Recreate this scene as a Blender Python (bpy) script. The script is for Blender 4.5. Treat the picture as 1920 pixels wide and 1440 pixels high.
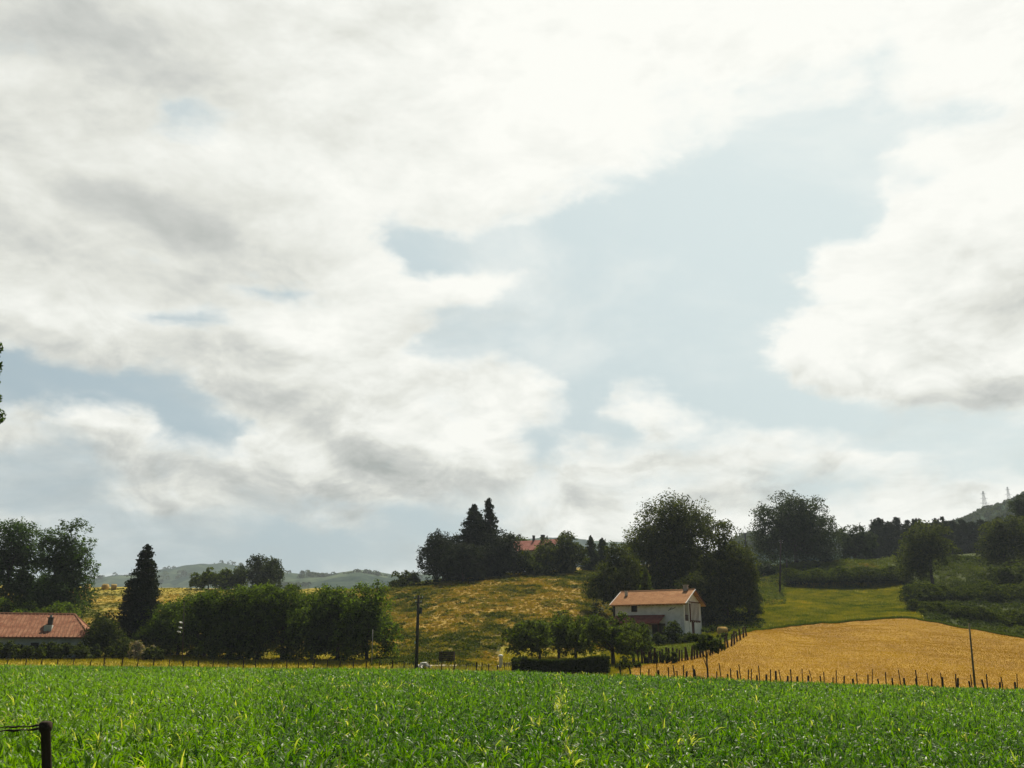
import bpy, math, random
import numpy as np
from mathutils import Vector, Matrix
R = math.radians
sc = bpy.context.scene
col = sc.collection
for o in list(bpy.data.objects): bpy.data.objects.remove(o)

# ------------------------------------------------------------------ camera
F = 1732.0; CX, CY = 960.0, 720.0; HORIZ = 1212.0
TH = math.atan((HORIZ - CY) / F); CZ = 3.2
ST, CT = math.sin(TH), math.cos(TH)
cd = bpy.data.cameras.new('camera'); cam = bpy.data.objects.new('camera', cd); col.objects.link(cam)
cd.sensor_width = 36; cd.lens = 36 * F / 1920; cd.clip_start = 0.1; cd.clip_end = 20000
cam.location = (0, 0, CZ); cam.rotation_euler = (math.pi / 2 + TH, 0, 0)
sc.camera = cam
sc.view_settings.view_transform = 'Standard'; sc.view_settings.look = 'None'
sc.view_settings.exposure = 0.3; sc.view_settings.gamma = 1.0
sc.cycles.max_bounces = 6; sc.cycles.diffuse_bounces = 3; sc.cycles.transmission_bounces = 3
sc.cycles.volume_bounces = 0; sc.cycles.caustics_reflective = False; sc.cycles.caustics_refractive = False
sc.cycles.use_adaptive_sampling = True
sc.cycles.use_denoising = True

# ------------------------------------------------------------------ world
SUN_AZ, SUN_EL = 18.0, 56.0
def build_world():
    w = bpy.data.worlds.new('World'); sc.world = w; w.use_nodes = True
    nt = w.node_tree; nt.nodes.clear(); N = nt.nodes; L = nt.links
    out = N.new('ShaderNodeOutputWorld'); bg = N.new('ShaderNodeBackground')
    L.new(bg.outputs[0], out.inputs['Surface'])
    def val(x):
        return x
    def m(op, a, b=None, c=None, clamp=False):
        n = N.new('ShaderNodeMath'); n.operation = op; n.use_clamp = clamp
        for i, v in enumerate((a, b, c)):
            if v is None: continue
            if isinstance(v, (int, float)): n.inputs[i].default_value = v
            else: L.new(v, n.inputs[i])
        return n.outputs[0]
    def smooth(v, a, b):
        n = N.new('ShaderNodeMapRange'); n.interpolation_type = 'SMOOTHSTEP'
        L.new(v, n.inputs[0]); n.inputs[1].default_value = a; n.inputs[2].default_value = b
        return n.outputs[0]
    # ---- cover / shade chart of the clouds over azimuth and elevation
    AZ0, AZ1, NC = -33.0, 33.0, 32
    ELS = list(np.arange(-1.0, 41.0, 1.3)); NR = len(ELS)
    az = np.radians(np.linspace(AZ0, AZ1, NC)); el = np.radians(np.array(ELS))
    A, E = np.meshgrid(az, el)
    dx, dy, dz = np.sin(A) * np.cos(E), np.cos(A) * np.cos(E), np.sin(E)
    depth = dy * CT + dz * ST; up = -dy * ST + dz * CT
    X = CX + F * dx / depth; Y = CY - F * up / depth
    def ell(cx, cy, rx, ry, rot=0.0):
        c, s = math.cos(R(rot)), math.sin(R(rot))
        u = ((X - cx) * c + (Y - cy) * s) / rx; v = (-(X - cx) * s + (Y - cy) * c) / ry
        return np.exp(-(u * u + v * v) * 0.9)
    def poly(pts, soft=28.0):
        P = np.array(pts, float); Q = np.roll(P, -1, 0)
        inside = np.zeros(X.shape, bool); dmin = np.full(X.shape, 1e9)
        for (x0, y0), (x1, y1) in zip(P, Q):
            ex, ey = x1 - x0, y1 - y0
            t = np.clip(((X - x0) * ex + (Y - y0) * ey) / (ex * ex + ey * ey + 1e-9), 0, 1)
            dmin = np.minimum(dmin, np.hypot(X - x0 - t * ex, Y - y0 - t * ey))
            c = ((y0 > Y) != (y1 > Y)) & (X < (x1 - x0) * (Y - y0) / (y1 - y0 + 1e-9) + x0)
            inside ^= c
        sd = np.where(inside, dmin, -dmin)
        t = np.clip(sd / soft * 0.5 + 0.5, 0, 1)
        return t * t * (3 - 2 * t)
    blue = np.zeros(X.shape)
    def addb(v):
        nonlocal blue
        blue = 1 - (1 - blue) * (1 - np.clip(v, 0, 1))
    addb(poly([(715, 420), (830, 430), (960, 425), (1010, 395), (1130, 372), (1300, 310), (1450, 235), (1600, 190), (1690, 250),
               (1630, 320), (1665, 400), (1620, 455), (1500, 465), (1500, 530), (1560, 560), (1480, 600), (1425, 650), (1500, 725),
               (1420, 775), (1250, 725), (1160, 710), (1130, 765), (1050, 690), (950, 660), (870, 690), (780, 670), (800, 640),
               (820, 600), (930, 575), (985, 515), (900, 490), (800, 500), (740, 470)], 45) * 0.95)
    addb(poly([(-200, 650), (200, 690), (330, 685), (420, 725), (400, 770), (420, 830), (350, 840), (300, 790), (240, 770), (100, 785), (-200, 800)], 50) * 0.9)
    for (cx, cy, rx, ry, rot, a) in ((345, 225, 60, 55, 20, .46), (1780, 212, 120, 36, -12, .46), (1720, 315, 70, 25, 0, .35), (545, 545, 110, 26, 12, .42),
            (320, 590, 90, 30, 8, .44), (400, 605, 70, 28, 0, .4), (100, 900, 170, 60, 0, .62), (190, 970, 130, 28, 15, .6), (300, 1030, 220, 50, 0, .5),
            (600, 1045, 330, 50, 0, .95), (830, 1010, 120, 40, 0, .3), (760, 480, 60, 30, 0, .3), (1700, 800, 260, 38, 3, .65), (1500, 760, 170, 35, 5, .6), (1870, 870, 110, 60, 0, .5), (1650, 110, 60, 130, 0, .25),
            (50, 115, 80, 20, 15, .5), (1160, 800, 80, 40, 20, .6), (290, 480, 60, 16, 15, .35), (980, 830, 40, 60, 0, .35), (200, 1010, 240, 30, 0, .5), (450, 1060, 500, 28, 0, .5), (60, 860, 150, 30, 0, .35), (1300, 940, 500, 60, 0, .22), (520, 960, 200, 20, 0, .3), (1060, 780, 60, 60, 0, .25),
            (720, 740, 60, 20, 10, .25), (1380, 225, 330, 70, -22, .30), (690, 870, 60, 20, 15, .3), (1330, 830, 90, 22, 10, .3), (1250, 900, 90, 22, -5, .25), (1560, 900, 120, 30, 0, .3), (430, 880, 90, 30, 20, .25), (850, 755, 70, 20, 0, .25)):
        addb(ell(cx, cy, rx, ry, rot) * min(.95, a * 1.45))
    Lm = 0.86 + 0.11 * np.clip((X - 200) / 900, -0.3, 1) * np.clip((900 - Y) / 700, 0, 1) - 0.02 * np.clip((Y - 700) / 400, 0, 1)
    Lm = Lm + 0.05 * np.clip((X - 300) / 900, 0, 1)
    for (cx, cy, rx, ry, rot, a) in ((200, 75, 150, 60, 10, -.13), (250, 130, 90, 40, 20, -.07), (700, 40, 220, 60, 0, -.09), (440, 70, 160, 60, 0, -.07),
            (190, 370, 140, 50, 15, -.09), (400, 455, 110, 50, 25, -.11), (280, 410, 190, 40, 20, -.05), (70, 440, 120, 60, 0, -.07),
            (510, 370, 90, 30, 0, -.06), (1900, 530, 150, 70, -10, -.2), (1790, 640, 150, 38, 0, -.1), (500, 665, 120, 26, 0, -.12),
            (545, 770, 110, 36, 15, -.12), (790, 895, 150, 26, 14, -.17), (620, 855, 60, 28, 30, -.09), (1110, 868, 95, 28, 5, -.15),
            (1480, 812, 65, 25, 0, -.11), (1450, 893, 70, 25, 15, -.09), (600, 945, 200, 25, 5, -.09), (1120, 965, 170, 25, 0, -.07),
            (700, 230, 120, 40, 10, -.05), (1300, 870, 120, 22, -5, -.05), (880, 715, 120, 18, 10, -.07), (120, 800, 60, 25, 20, -.06),
            (250, 850, 110, 25, 10, -.1), (1790, 950, 60, 22, 0, -.04), (950, 690, 80, 24, 10, .06), (230, 785, 160, 22, 8, .05), (1560, 640, 110, 40, 0, .06),
            (880, 520, 90, 30, 0, .07), (1300, 730, 100, 20, 15, .05), (720, 815, 130, 22, 12, .05), (1200, 120, 500, 160, 0, .06), (580, 620, 150, 22, 5, .05)):
        Lm = Lm + a * ell(cx, cy, rx, ry, rot)
    Lm = Lm - 0.035 * np.clip((1000 - X) / 700, 0, 1)
    low = np.clip((Y - 560) / 200, 0, 1)     # lower clouds are seen from the side: white tops, grey feet
    g = np.zeros(blue.shape); g[1:-2] = (blue[2:-1] + blue[3:]) / 2 - (blue[1:-2] + blue[:-3]) / 2
    Lm = Lm + g * (0.10 + 0.08 * low)
    mid = 0.87; Lm = np.where(Y > 620, mid + (Lm - mid) * 1.35, Lm)
    Lm = np.clip(Lm, 0.5, 1.0)
    # ---- node side
    tc = N.new('ShaderNodeTexCoord'); sep = N.new('ShaderNodeSeparateXYZ'); L.new(tc.outputs['Generated'], sep.inputs[0])
    x, y, z = sep.outputs
    # direction vector, squeezed in height and tilted so that cloud streaks run down to the right
    cx_ = N.new('ShaderNodeMapping'); cx_.inputs['Rotation'].default_value = (0, R(14), 0); cx_.inputs['Scale'].default_value = (1.0, 1.0, 1.9)
    L.new(tc.outputs['Generated'], cx_.inputs[0])
    def noise(scale, detail, rough=0.55, off=(0, 0, 0), dist=0.0):
        mp = N.new('ShaderNodeMapping'); mp.inputs['Location'].default_value = off; L.new(cx_.outputs[0], mp.inputs[0])
        n = N.new('ShaderNodeTexNoise'); n.inputs['Scale'].default_value = scale; n.inputs['Detail'].default_value = detail
        n.inputs['Roughness'].default_value = rough; n.inputs['Distortion'].default_value = dist
        L.new(mp.outputs[0], n.inputs['Vector']); return n
    warp = noise(7.0, 7.0, 0.6)
    ws = N.new('ShaderNodeSeparateColor'); L.new(warp.outputs['Color'], ws.inputs[0])
    azn = m('ARCTAN2', x, y)
    eln = m('ARCSINE', z)
    azw = m('ADD', azn, m('MULTIPLY', m('SUBTRACT', ws.outputs[0], 0.5), 0.16))
    elw = m('ADD', eln, m('MULTIPLY', m('SUBTRACT', ws.outputs[1], 0.5), 0.075))
    u = m('DIVIDE', m('SUBTRACT', azw, R(AZ0)), R(AZ1 - AZ0))
    du = R(1.3)
    accb = None; accl = None
    rowp = m('DIVIDE', m('SUBTRACT', elw, R(ELS[0])), du)
    rowp = m('MINIMUM', m('MAXIMUM', rowp, 0.0), float(NR - 1))
    for r in range(NR):
        cr = N.new('ShaderNodeValToRGB'); cr.color_ramp.interpolation = 'LINEAR'
        els = cr.color_ramp.elements
        while len(els) < NC: els.new(0.5)
        for i in range(NC): els[i].position = i / (NC - 1)
        for i in range(NC):
            els[i].color = (float(blue[r, i]), float(Lm[r, i]), 0, 1)
        L.new(u, cr.inputs[0])
        wt = m('MAXIMUM', m('SUBTRACT', 1.0, m('ABSOLUTE', m('SUBTRACT', rowp, float(r)))), 0.0)
        sp = N.new('ShaderNodeSeparateColor'); L.new(cr.outputs[0], sp.inputs[0])
        if accb is None:
            accb = m('MULTIPLY', sp.outputs[0], wt); accl = m('MULTIPLY', sp.outputs[1], wt)
        else:
            accb = m('MULTIPLY_ADD', sp.outputs[0], wt, accb); accl = m('MULTIPLY_ADD', sp.outputs[1], wt, accl)
    det = noise(6.5, 9.0, 0.62, (3.1, 1.7, 0), 0.25)
    detu = noise(6.5, 9.0, 0.62, (3.1 + 0.01, 1.7, 0.05), 0.25)
    lowm = m('SUBTRACT', 1.0, smooth(eln, R(7), R(26)))
    pf = noise(12.0, 9.0, 0.6, (1.3, 6.1, 3.0), 0.6); pfu = noise(12.0, 9.0, 0.6, (1.3 + 0.012, 6.1, 3.0 + 0.055), 0.6)
    relief = m('MULTIPLY', m('SUBTRACT', pf.outputs['Fac'], pfu.outputs['Fac']), m('MULTIPLY_ADD', lowm, 0.48, 0.20))
    m_det = m('MULTIPLY_ADD', pf.outputs['Fac'], 0.45, m('MULTIPLY', det.outputs['Fac'], 0.55))
    bl = m('ADD', accb, m('MULTIPLY', m('SUBTRACT', m_det, 0.5), 1.45))
    veil = noise(3.0, 7.0, 0.6, (5.0, 2.0, 7.0), 0.4)
    bl = m('MULTIPLY', smooth(bl, 0.2, 0.7), m('SUBTRACT', 1.0, m('MULTIPLY', smooth(veil.outputs['Fac'], 0.42, 0.72), 0.55)))
    det2 = noise(5.0, 8.0, 0.6, (9.0, 4.0, 2), 0.3)
    lm = m('ADD', accl, m('MULTIPLY', m('SUBTRACT', det2.outputs['Fac'], 0.5), 0.22))
    lm = m('ADD', lm, m('MULTIPLY', m('SUBTRACT', detu.outputs['Fac'], det.outputs['Fac']), 0.34))   # puffs lit from above
    lm = m('ADD', lm, relief)
    lm = m('ADD', lm, m('MULTIPLY', m('MULTIPLY', bl, m('SUBTRACT', 1.0, bl)), 0.14))   # thin lit cloud edges
    # cloud colour from luminance
    cr = N.new('ShaderNodeValToRGB'); L.new(lm, cr.inputs[0])
    def srgb(r, g, b): return tuple(((c / 255 + 0.055) / 1.055) ** 2.4 for c in (r, g, b)) + (1,)
    e = cr.color_ramp.elements
    e[0].position = 0.5; e[0].color = srgb(168, 172, 168)
    e[1].position = 1.0; e[1].color = srgb(255, 255, 248)
    for p, c in ((0.70, srgb(204, 206, 201)), (0.80, srgb(226, 227, 219)), (0.90, srgb(243, 244, 237))):
        q = e.new(p); q.color = c
    # clear air: physical sky plus the pale haze of the day
    sky = N.new('ShaderNodeTexSky'); sky.sky_type = 'NISHITA'; sky.sun_disc = False
    sky.sun_elevation = R(SUN_EL); sky.sun_rotation = R(SUN_AZ); sky.air_density = 1.3; sky.dust_density = 2.5
    sk = N.new('ShaderNodeVectorMath'); sk.operation = 'SCALE'; L.new(sky.outputs[0], sk.inputs[0]); sk.inputs['Scale'].default_value = 0.009
    hz = N.new('ShaderNodeMix'); hz.data_type = 'RGBA'
    # paler to the right and up, cooler to the left and low
    gr = smooth(m('ADD', m('MULTIPLY', azn, 0.9), m('MULTIPLY', eln, 1.0)), -0.45, 0.8)
    L.new(gr, hz.inputs[0]); hz.inputs[6].default_value = (0.37, 0.48, 0.54, 1); hz.inputs[7].default_value = (0.73, 0.83, 0.82, 1)
    clear = N.new('ShaderNodeVectorMath'); clear.operation = 'ADD'
    hs = N.new('ShaderNodeVectorMath'); hs.operation = 'SCALE'; L.new(hz.outputs[2], hs.inputs[0]); hs.inputs['Scale'].default_value = 0.88
    L.new(hs.outputs[0], clear.inputs[0]); L.new(sk.outputs[0], clear.inputs[1])
    mix = N.new('ShaderNodeMix'); mix.data_type = 'RGBA'
    L.new(bl, mix.inputs[0]); L.new(cr.outputs[0], mix.inputs[6]); L.new(clear.outputs[0], mix.inputs[7])
    # behind and overhead, out of view, the physical sky is dimmed to deepen contrast
    back = N.new('ShaderNodeVectorMath'); back.operation = 'SCALE'; L.new(sky.outputs[0], back.inputs[0]); back.inputs['Scale'].default_value = 0.05
    front = smooth(y, 0.12, 0.72)
    mix2 = N.new('ShaderNodeMix'); mix2.data_type = 'RGBA'
    L.new(front, mix2.inputs[0]); L.new(back.outputs[0], mix2.inputs[6]); L.new(mix.outputs[2], mix2.inputs[7])
    L.new(mix2.outputs[2], bg.inputs['Color']); bg.inputs['Strength'].default_value = 0.81
    w.cycles.sampling_method = 'MANUAL'; w.cycles.sample_map_resolution = 256
build_world()
sl = bpy.data.lights.new('sun', 'SUN'); sl.energy = 5.0; sl.angle = R(0.6); sl.color = (1.0, 0.93, 0.78)
so = bpy.data.objects.new('sun', sl); col.objects.link(so)
sd = Vector((math.sin(R(SUN_AZ)) * math.cos(R(SUN_EL)), math.cos(R(SUN_AZ)) * math.cos(R(SUN_EL)), math.sin(R(SUN_EL))))
so.rotation_euler = sd.to_track_quat('Z', 'Y').to_euler(); so.location = (0, 0, 60)

# ------------------------------------------------------------------ helpers
rng = np.random.default_rng(7)
def pix(px, py, Y):
    u = (px - CX) / F; v = (CY - py) / F
    dy = CT - v * ST; dz = ST + v * CT
    return Vector((u / dy * Y, Y, CZ + dz / dy * Y))
def zpix(py, Y): return pix(960, py, Y).z
def spx(px, py=1190.0):
    return (px - CX) / F / (CT - (CY - py) / F * ST)
def proj(x, y, z):
    d = y * CT + (z - CZ) * ST; u = -y * ST + (z - CZ) * CT
    return CX + F * x / d, CY - F * u / d
def tag(o, label=None, cat=None, group=None, kind=None):
    if label: o['label'] = label
    if cat: o['category'] = cat
    if group: o['group'] = group
    if kind: o['kind'] = kind
    return o
def thing(name, label, cat, loc, rz=0.0, group=None):
    o = bpy.data.objects.new(name, None); col.objects.link(o); o.empty_display_size = 0.3
    o.location = loc; o.rotation_euler = (0, 0, rz)
    return tag(o, label, cat, group)
def vnoise(x, y, scale, seed=0, octaves=4):
    out = np.zeros(np.shape(x)); amp = 1.0; tot = 0
    for k in range(octaves):
        r = np.random.default_rng(seed * 31 + k); G = r.random((64, 64))
        X = np.asarray(x) * scale * 2 ** k + 17.3 * k + 1000; Y = np.asarray(y) * scale * 2 ** k + 5.1 * k + 1000
        xi = np.floor(X).astype(int); yi = np.floor(Y).astype(int); fx = X - xi; fy = Y - yi
        fx = fx * fx * (3 - 2 * fx); fy = fy * fy * (3 - 2 * fy)
        g = lambda a, b: G[a % 64, b % 64]
        v = (g(xi, yi) * (1 - fx) + g(xi + 1, yi) * fx) * (1 - fy) + (g(xi, yi + 1) * (1 - fx) + g(xi + 1, yi + 1) * fx) * fy
        out += v * amp; tot += amp; amp *= 0.55
    return out / tot

# ------------------------------------------------------------------ terrain heights
EDGE = ((-400, 1243, 122), (0, 1245, 118), (783, 1252, 106), (1180, 1263, 95), (1600, 1279, 88), (1920, 1289, 85), (2400, 1300, 84))
CROP = 0.8
ex_ = np.array([e[0] for e in EDGE], float)
def edge_y(px): return np.interp(px, ex_, [e[2] for e in EDGE])
def edge_py(px): return np.interp(px, ex_, [e[1] for e in EDGE])
PROF = {
 -400: [(126, 1240), (140, 1229), (160, 1190), (190, 1150), (260, 1102), (300, 1098), (480, 1130)],
 0: [(122, 1242), (136, 1231), (150, 1206), (180, 1150), (250, 1104), (290, 1098), (480, 1130)],
 170: [(122, 1242), (136, 1231), (150, 1213), (180, 1170), (230, 1120), (255, 1103), (285, 1101), (480, 1130)],
 300: [(122, 1243), (136, 1232), (150, 1213), (180, 1172), (230, 1122), (252, 1106), (285, 1103), (480, 1130)],
 450: [(122, 1244), (138, 1232), (152, 1210), (180, 1172), (230, 1124), (252, 1108), (285, 1104), (480, 1130)],
 600: [(118, 1246), (132, 1236), (150, 1205), (180, 1165), (225, 1122), (250, 1110), (290, 1104), (480, 1130)],
 740: [(112, 1247), (125, 1236), (150, 1192), (180, 1140), (203, 1106), (222, 1099), (300, 1108), (480, 1140)],
 850: [(112, 1247), (125, 1232), (150, 1180), (180, 1122), (203, 1094), (225, 1084), (265, 1082), (400, 1110)],
 950: [(112, 1248), (125, 1232), (150, 1180), (180, 1120), (205, 1087), (227, 1077), (265, 1072), (400, 1110)],
 1100: [(110, 1251), (125, 1236), (140, 1214), (160, 1165), (190, 1108), (214, 1075), (240, 1067), (300, 1062), (420, 1090)],
 1200: [(105, 1256), (125, 1235), (148, 1205), (165, 1183), (200, 1122), (240, 1070), (300, 1060), (420, 1090)],
 1300: [(100, 1264), (125, 1230), (147, 1197), (165, 1182), (200, 1130), (250, 1068), (300, 1058), (420, 1090)],
 1420: [(92, 1274), (110, 1247), (143, 1188), (160, 1180), (200, 1132), (230, 1096), (255, 1072), (300, 1064), (420, 1080)],
 1500: [(90, 1278), (110, 1247), (140, 1205), (164, 1175), (200, 1130), (228, 1102), (236, 1080), (250, 1060), (300, 1056), (420, 1080)],
 1600: [(89, 1281), (110, 1249), (140, 1203), (168, 1166), (200, 1135), (225, 1108), (236, 1074), (250, 1055), (300, 1051), (420, 1080)],
 1700: [(87, 1285), (110, 1248), (140, 1199), (170, 1160), (195, 1137), (222, 1105), (240, 1068), (260, 1048), (300, 1045), (420, 1060)],
 1800: [(86, 1288), (110, 1252), (140, 1203), (160, 1175), (185, 1140), (215, 1095), (235, 1062), (260, 1046), (320, 1040), (420, 1060)],
 1920: [(85, 1292), (110, 1258), (135, 1217), (148, 1197), (180, 1150), (215, 1095), (240, 1060), (270, 1045), (330, 1035), (420, 1060)],
 2400: [(85, 1300), (110, 1265), (135, 1222), (148, 1200), (180, 1150), (215, 1095), (240, 1060), (270, 1045), (330, 1035), (420, 1060)],
}
YS = np.concatenate([np.arange(0, 300, 1.0), np.arange(300, 1000, 10), np.arange(1000, 9001, 500)])
SS = np.linspace(-1.2, 1.2, 361)
def build_table():
    cols = sorted(PROF); colz = []
    for c in cols:
        ye = float(edge_y(c)); ze = zpix(float(edge_py(c)), ye) - CROP
        pts = [(0, ze * 0.6 + 0.15), (16, ze * 0.6 + 0.15), (ye, ze)] + [(Y, zpix(py, Y)) for Y, py in PROF[c] if Y > ye + 1]
        pts += [(700, 8.0), (1000, 4.0), (9000, 0.0)]
        colz.append(np.interp(YS, [p[0] for p in pts], [p[1] for p in pts]))
    colz = np.array(colz); cs = np.array([spx(c) for c in cols])
    T = np.array([np.interp(SS, cs, colz[:, j]) for j in range(len(YS))]).T
    k = np.array([1, 2, 3, 2, 1.]) / 9
    for _ in range(2):
        T = np.apply_along_axis(lambda a: np.convolve(np.pad(a, 2, 'edge'), k, 'valid'), 0, T)
    T = np.apply_along_axis(lambda a: np.convolve(np.pad(a, 2, 'edge'), k, 'valid'), 1, T)
    return T
TAB = build_table()
def H(x, y, bumps=True):
    x = np.asarray(x, float); y = np.asarray(y, float)
    s = np.clip(x / np.maximum(y, 16), SS[0], SS[-1]); yy = np.clip(y, 0, 8999)
    si = (s - SS[0]) / (SS[1] - SS[0]); i = np.clip(si.astype(int), 0, len(SS) - 2); fs = si - i
    j = np.clip(np.searchsorted(YS, yy, side='right') - 1, 0, len(YS) - 2); fy = (yy - YS[j]) / (YS[j + 1] - YS[j])
    z = (TAB[i, j] * (1 - fs) + TAB[i + 1, j] * fs) * (1 - fy) + (TAB[i, j + 1] * (1 - fs) + TAB[i + 1, j + 1] * fs) * fy
    t = np.clip((16 - y) / 9, 0, 1); z = z + 1.35 * t * t * (3 - 2 * t)
    if bumps:
        a = np.clip((y - 105) / 60, 0, 1)
        z = z + (vnoise(x, y, 0.12, 3, 3) - 0.5) * 0.9 * a + (vnoise(x, y, 0.5, 5, 2) - 0.5) * 0.25 * a
    return z
def Hs(x, y): return float(H(np.array([x]), np.array([y]))[0])
def ground(px, Y):
    py = 1200.0
    for _ in range(4):
        x = spx(px, py) * Y; z = Hs(x, Y); py = float(proj(x, Y, z)[1])
    return Vector((x, Y, z))
def Yat(px, py, lo=80.0, hi=300.0):
    Ys = np.arange(lo, hi, 0.5); xs = spx(px, py) * Ys; z = H(xs, Ys)
    _, p = proj(xs, Ys, z); k = np.nonzero(p <= py)[0]
    return float(Ys[k[0]]) if len(k) else hi
def atpx(px, py, lo=80.0, hi=300.0):
    Y = Yat(px, py, lo, hi); x = spx(px, py) * Y
    return Vector((x, Y, Hs(x, Y)))

# ------------------------------------------------------------------ materials
MATS = {}
def newmat(name):
    m = bpy.data.materials.new(name); m.use_nodes = True; nt = m.node_tree; nt.nodes.clear()
    out = nt.nodes.new('ShaderNodeOutputMaterial'); return m, nt, out
def surf(name, c1, c2, scale=3.0, rough=0.85, bump=0.3, detail=6, stretch=(1, 1, 1), spec=0.12, c3=None, bdist=0.05):
    m, nt, out = newmat(name); N, L = nt.nodes, nt.links
    b = N.new('ShaderNodeBsdfPrincipled'); L.new(b.outputs[0], out.inputs[0])
    tc = N.new('ShaderNodeTexCoord'); mp = N.new('ShaderNodeMapping'); mp.inputs['Scale'].default_value = stretch
    L.new(tc.outputs['Object'], mp.inputs[0])
    n = N.new('ShaderNodeTexNoise'); n.inputs['Scale'].default_value = scale; n.inputs['Detail'].default_value = detail; n.inputs['Roughness'].default_value = 0.65
    L.new(mp.outputs[0], n.inputs['Vector'])
    cr = N.new('ShaderNodeValToRGB'); e = cr.color_ramp.elements
    e[0].position = 0.32; e[0].color = (*c1, 1); e[1].position = 0.68; e[1].color = (*c2, 1)
    if c3: q = e.new(0.5); q.color = (*c3, 1)
    L.new(n.outputs['Fac'], cr.inputs[0]); L.new(cr.outputs[0], b.inputs['Base Color'])
    b.inputs['Roughness'].default_value = rough; b.inputs['Specular IOR Level'].default_value = spec
    if bump:
        bp = N.new('ShaderNodeBump'); bp.inputs['Strength'].default_value = bump; bp.inputs['Distance'].default_value = bdist
        L.new(n.outputs['Fac'], bp.inputs['Height']); L.new(bp.outputs[0], b.inputs['Normal'])
    MATS[name] = m; return m
def leafmat(name, dark, light, dry=None, trans=0.35, rough=0.7, spec=0.03):
    m, nt, out = newmat(name); N, L = nt.nodes, nt.links
    at = N.new('ShaderNodeAttribute'); at.attribute_name = 'tint'
    cr = N.new('ShaderNodeValToRGB'); e = cr.color_ramp.elements
    e[0].position = 0.0; e[0].color = (*dark, 1); e[1].position = 0.7 if dry else 1.0; e[1].color = (*light, 1)
    if dry: q = e.new(1.0); q.color = (*dry, 1)
    L.new(at.outputs['Fac'], cr.inputs[0])
    b = N.new('ShaderNodeBsdfPrincipled'); b.inputs['Roughness'].default_value = rough; b.inputs['Specular IOR Level'].default_value = spec
    L.new(cr.outputs[0], b.inputs['Base Color'])
    t = N.new('ShaderNodeBsdfTranslucent')
    tm = N.new('ShaderNodeMix'); tm.data_type = 'RGBA'; tm.blend_type = 'MULTIPLY'; tm.inputs[0].default_value = 1.0
    L.new(cr.outputs[0], tm.inputs[6]); tm.inputs[7].default_value = (2.0, 2.1, 0.6, 1)
    L.new(tm.outputs[2], t.inputs[0])
    mx = N.new('ShaderNodeMixShader'); mx.inputs[0].default_value = trans
    L.new(b.outputs[0], mx.inputs[1]); L.new(t.outputs[0], mx.inputs[2]); L.new(mx.outputs[0], out.inputs[0])
    MATS[name] = m; return m
oakm = leafmat('oak_leaves', (0.016, 0.025, 0.006), (0.085, 0.098, 0.020), trans=0.32)
planem = leafmat('plane_leaves', (0.018, 0.032, 0.005), (0.110, 0.158, 0.026), trans=0.44)
conm = leafmat('conifer_needles', (0.010, 0.017, 0.008), (0.036, 0.046, 0.018), trans=0.12)
farm = leafmat('far_leaves', (0.014, 0.025, 0.012), (0.060, 0.078, 0.032), trans=0.22)
orchm = leafmat('orchard_leaves', (0.018, 0.030, 0.005), (0.10, 0.130, 0.018), trans=0.38)
hedgem = leafmat('hedge_leaves', (0.017, 0.028, 0.006), (0.080, 0.098, 0.018), trans=0.3)
tallm = leafmat('acacia_leaves', (0.014, 0.030, 0.009), (0.060, 0.105, 0.026), trans=0.34)
bram = leafmat('bramble_leaves', (0.018, 0.032, 0.004), (0.115, 0.140, 0.014), (0.24, 0.15, 0.025), trans=0.2)
brac = leafmat('bracken_fronds', (0.038, 0.056, 0.006), (0.19, 0.16, 0.020), (0.31, 0.205, 0.036), trans=0.22)
grassm = leafmat('grass_blades', (0.050, 0.085, 0.006), (0.27, 0.23, 0.018), (0.44, 0.28, 0.03), trans=0.25)
cornm = leafmat('corn_leaves', (0.018, 0.064, 0.001), (0.125, 0.230, 0.003), (0.42, 0.40, 0.15), trans=0.42, rough=0.4, spec=0.17)
strawst = leafmat('cut_straw', (0.20, 0.10, 0.010), (0.38, 0.225, 0.026), (0.50, 0.32, 0.05), trans=0.2)
flowm = leafmat('hydrangea_heads', (0.10, 0.13, 0.07), (0.42, 0.30, 0.24), trans=0.2)
strawm = leafmat('straw', (0.36, 0.24, 0.07), (0.62, 0.44, 0.16), trans=0.15)
bark = surf('bark', (0.035, 0.026, 0.018), (0.09, 0.07, 0.05), 4, stretch=(1, 1, .25))
woodd = surf('weathered_wood', (0.022, 0.016, 0.011), (0.075, 0.05, 0.033), 6, stretch=(1, 1, .2))
polem = surf('pole_wood', (0.035, 0.028, 0.022), (0.10, 0.08, 0.062), 5, stretch=(1, 1, .15))
concr = surf('pale_concrete', (0.26, 0.25, 0.22), (0.42, 0.40, 0.35), 5)
ochre = surf('greyed_pole', (0.10, 0.085, 0.045), (0.20, 0.17, 0.09), 5, stretch=(1, 1, .2))
steel = surf('galvanised_steel', (0.20, 0.21, 0.22), (0.34, 0.35, 0.36), 5, rough=.5, bump=0)
dstl = surf('dark_steel', (0.04, 0.045, 0.05), (0.09, 0.095, 0.10), 5, rough=.5, bump=0)
white = surf('white_enamel', (0.62, 0.62, 0.55), (0.80, 0.79, 0.70), 5, rough=.4, bump=0)
render_w = surf('old_white_render', (0.62, 0.60, 0.54), (0.90, 0.88, 0.82), 0.9, bump=0.25, detail=9, c3=(0.80, 0.78, 0.72))
render_g = surf('grey_render', (0.34, 0.36, 0.32), (0.62, 0.63, 0.56), 0.8, bump=0.2, detail=9)
quoin = surf('pale_quoin_stone', (0.62, 0.60, 0.54), (0.80, 0.78, 0.72), 2.5)
stone = surf('rubble_stone', (0.42, 0.40, 0.33), (0.72, 0.69, 0.60), 3, bump=.6)
oxred = surf('oxblood_timber', (0.07, 0.025, 0.018), (0.13, 0.05, 0.035), 5)
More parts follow.
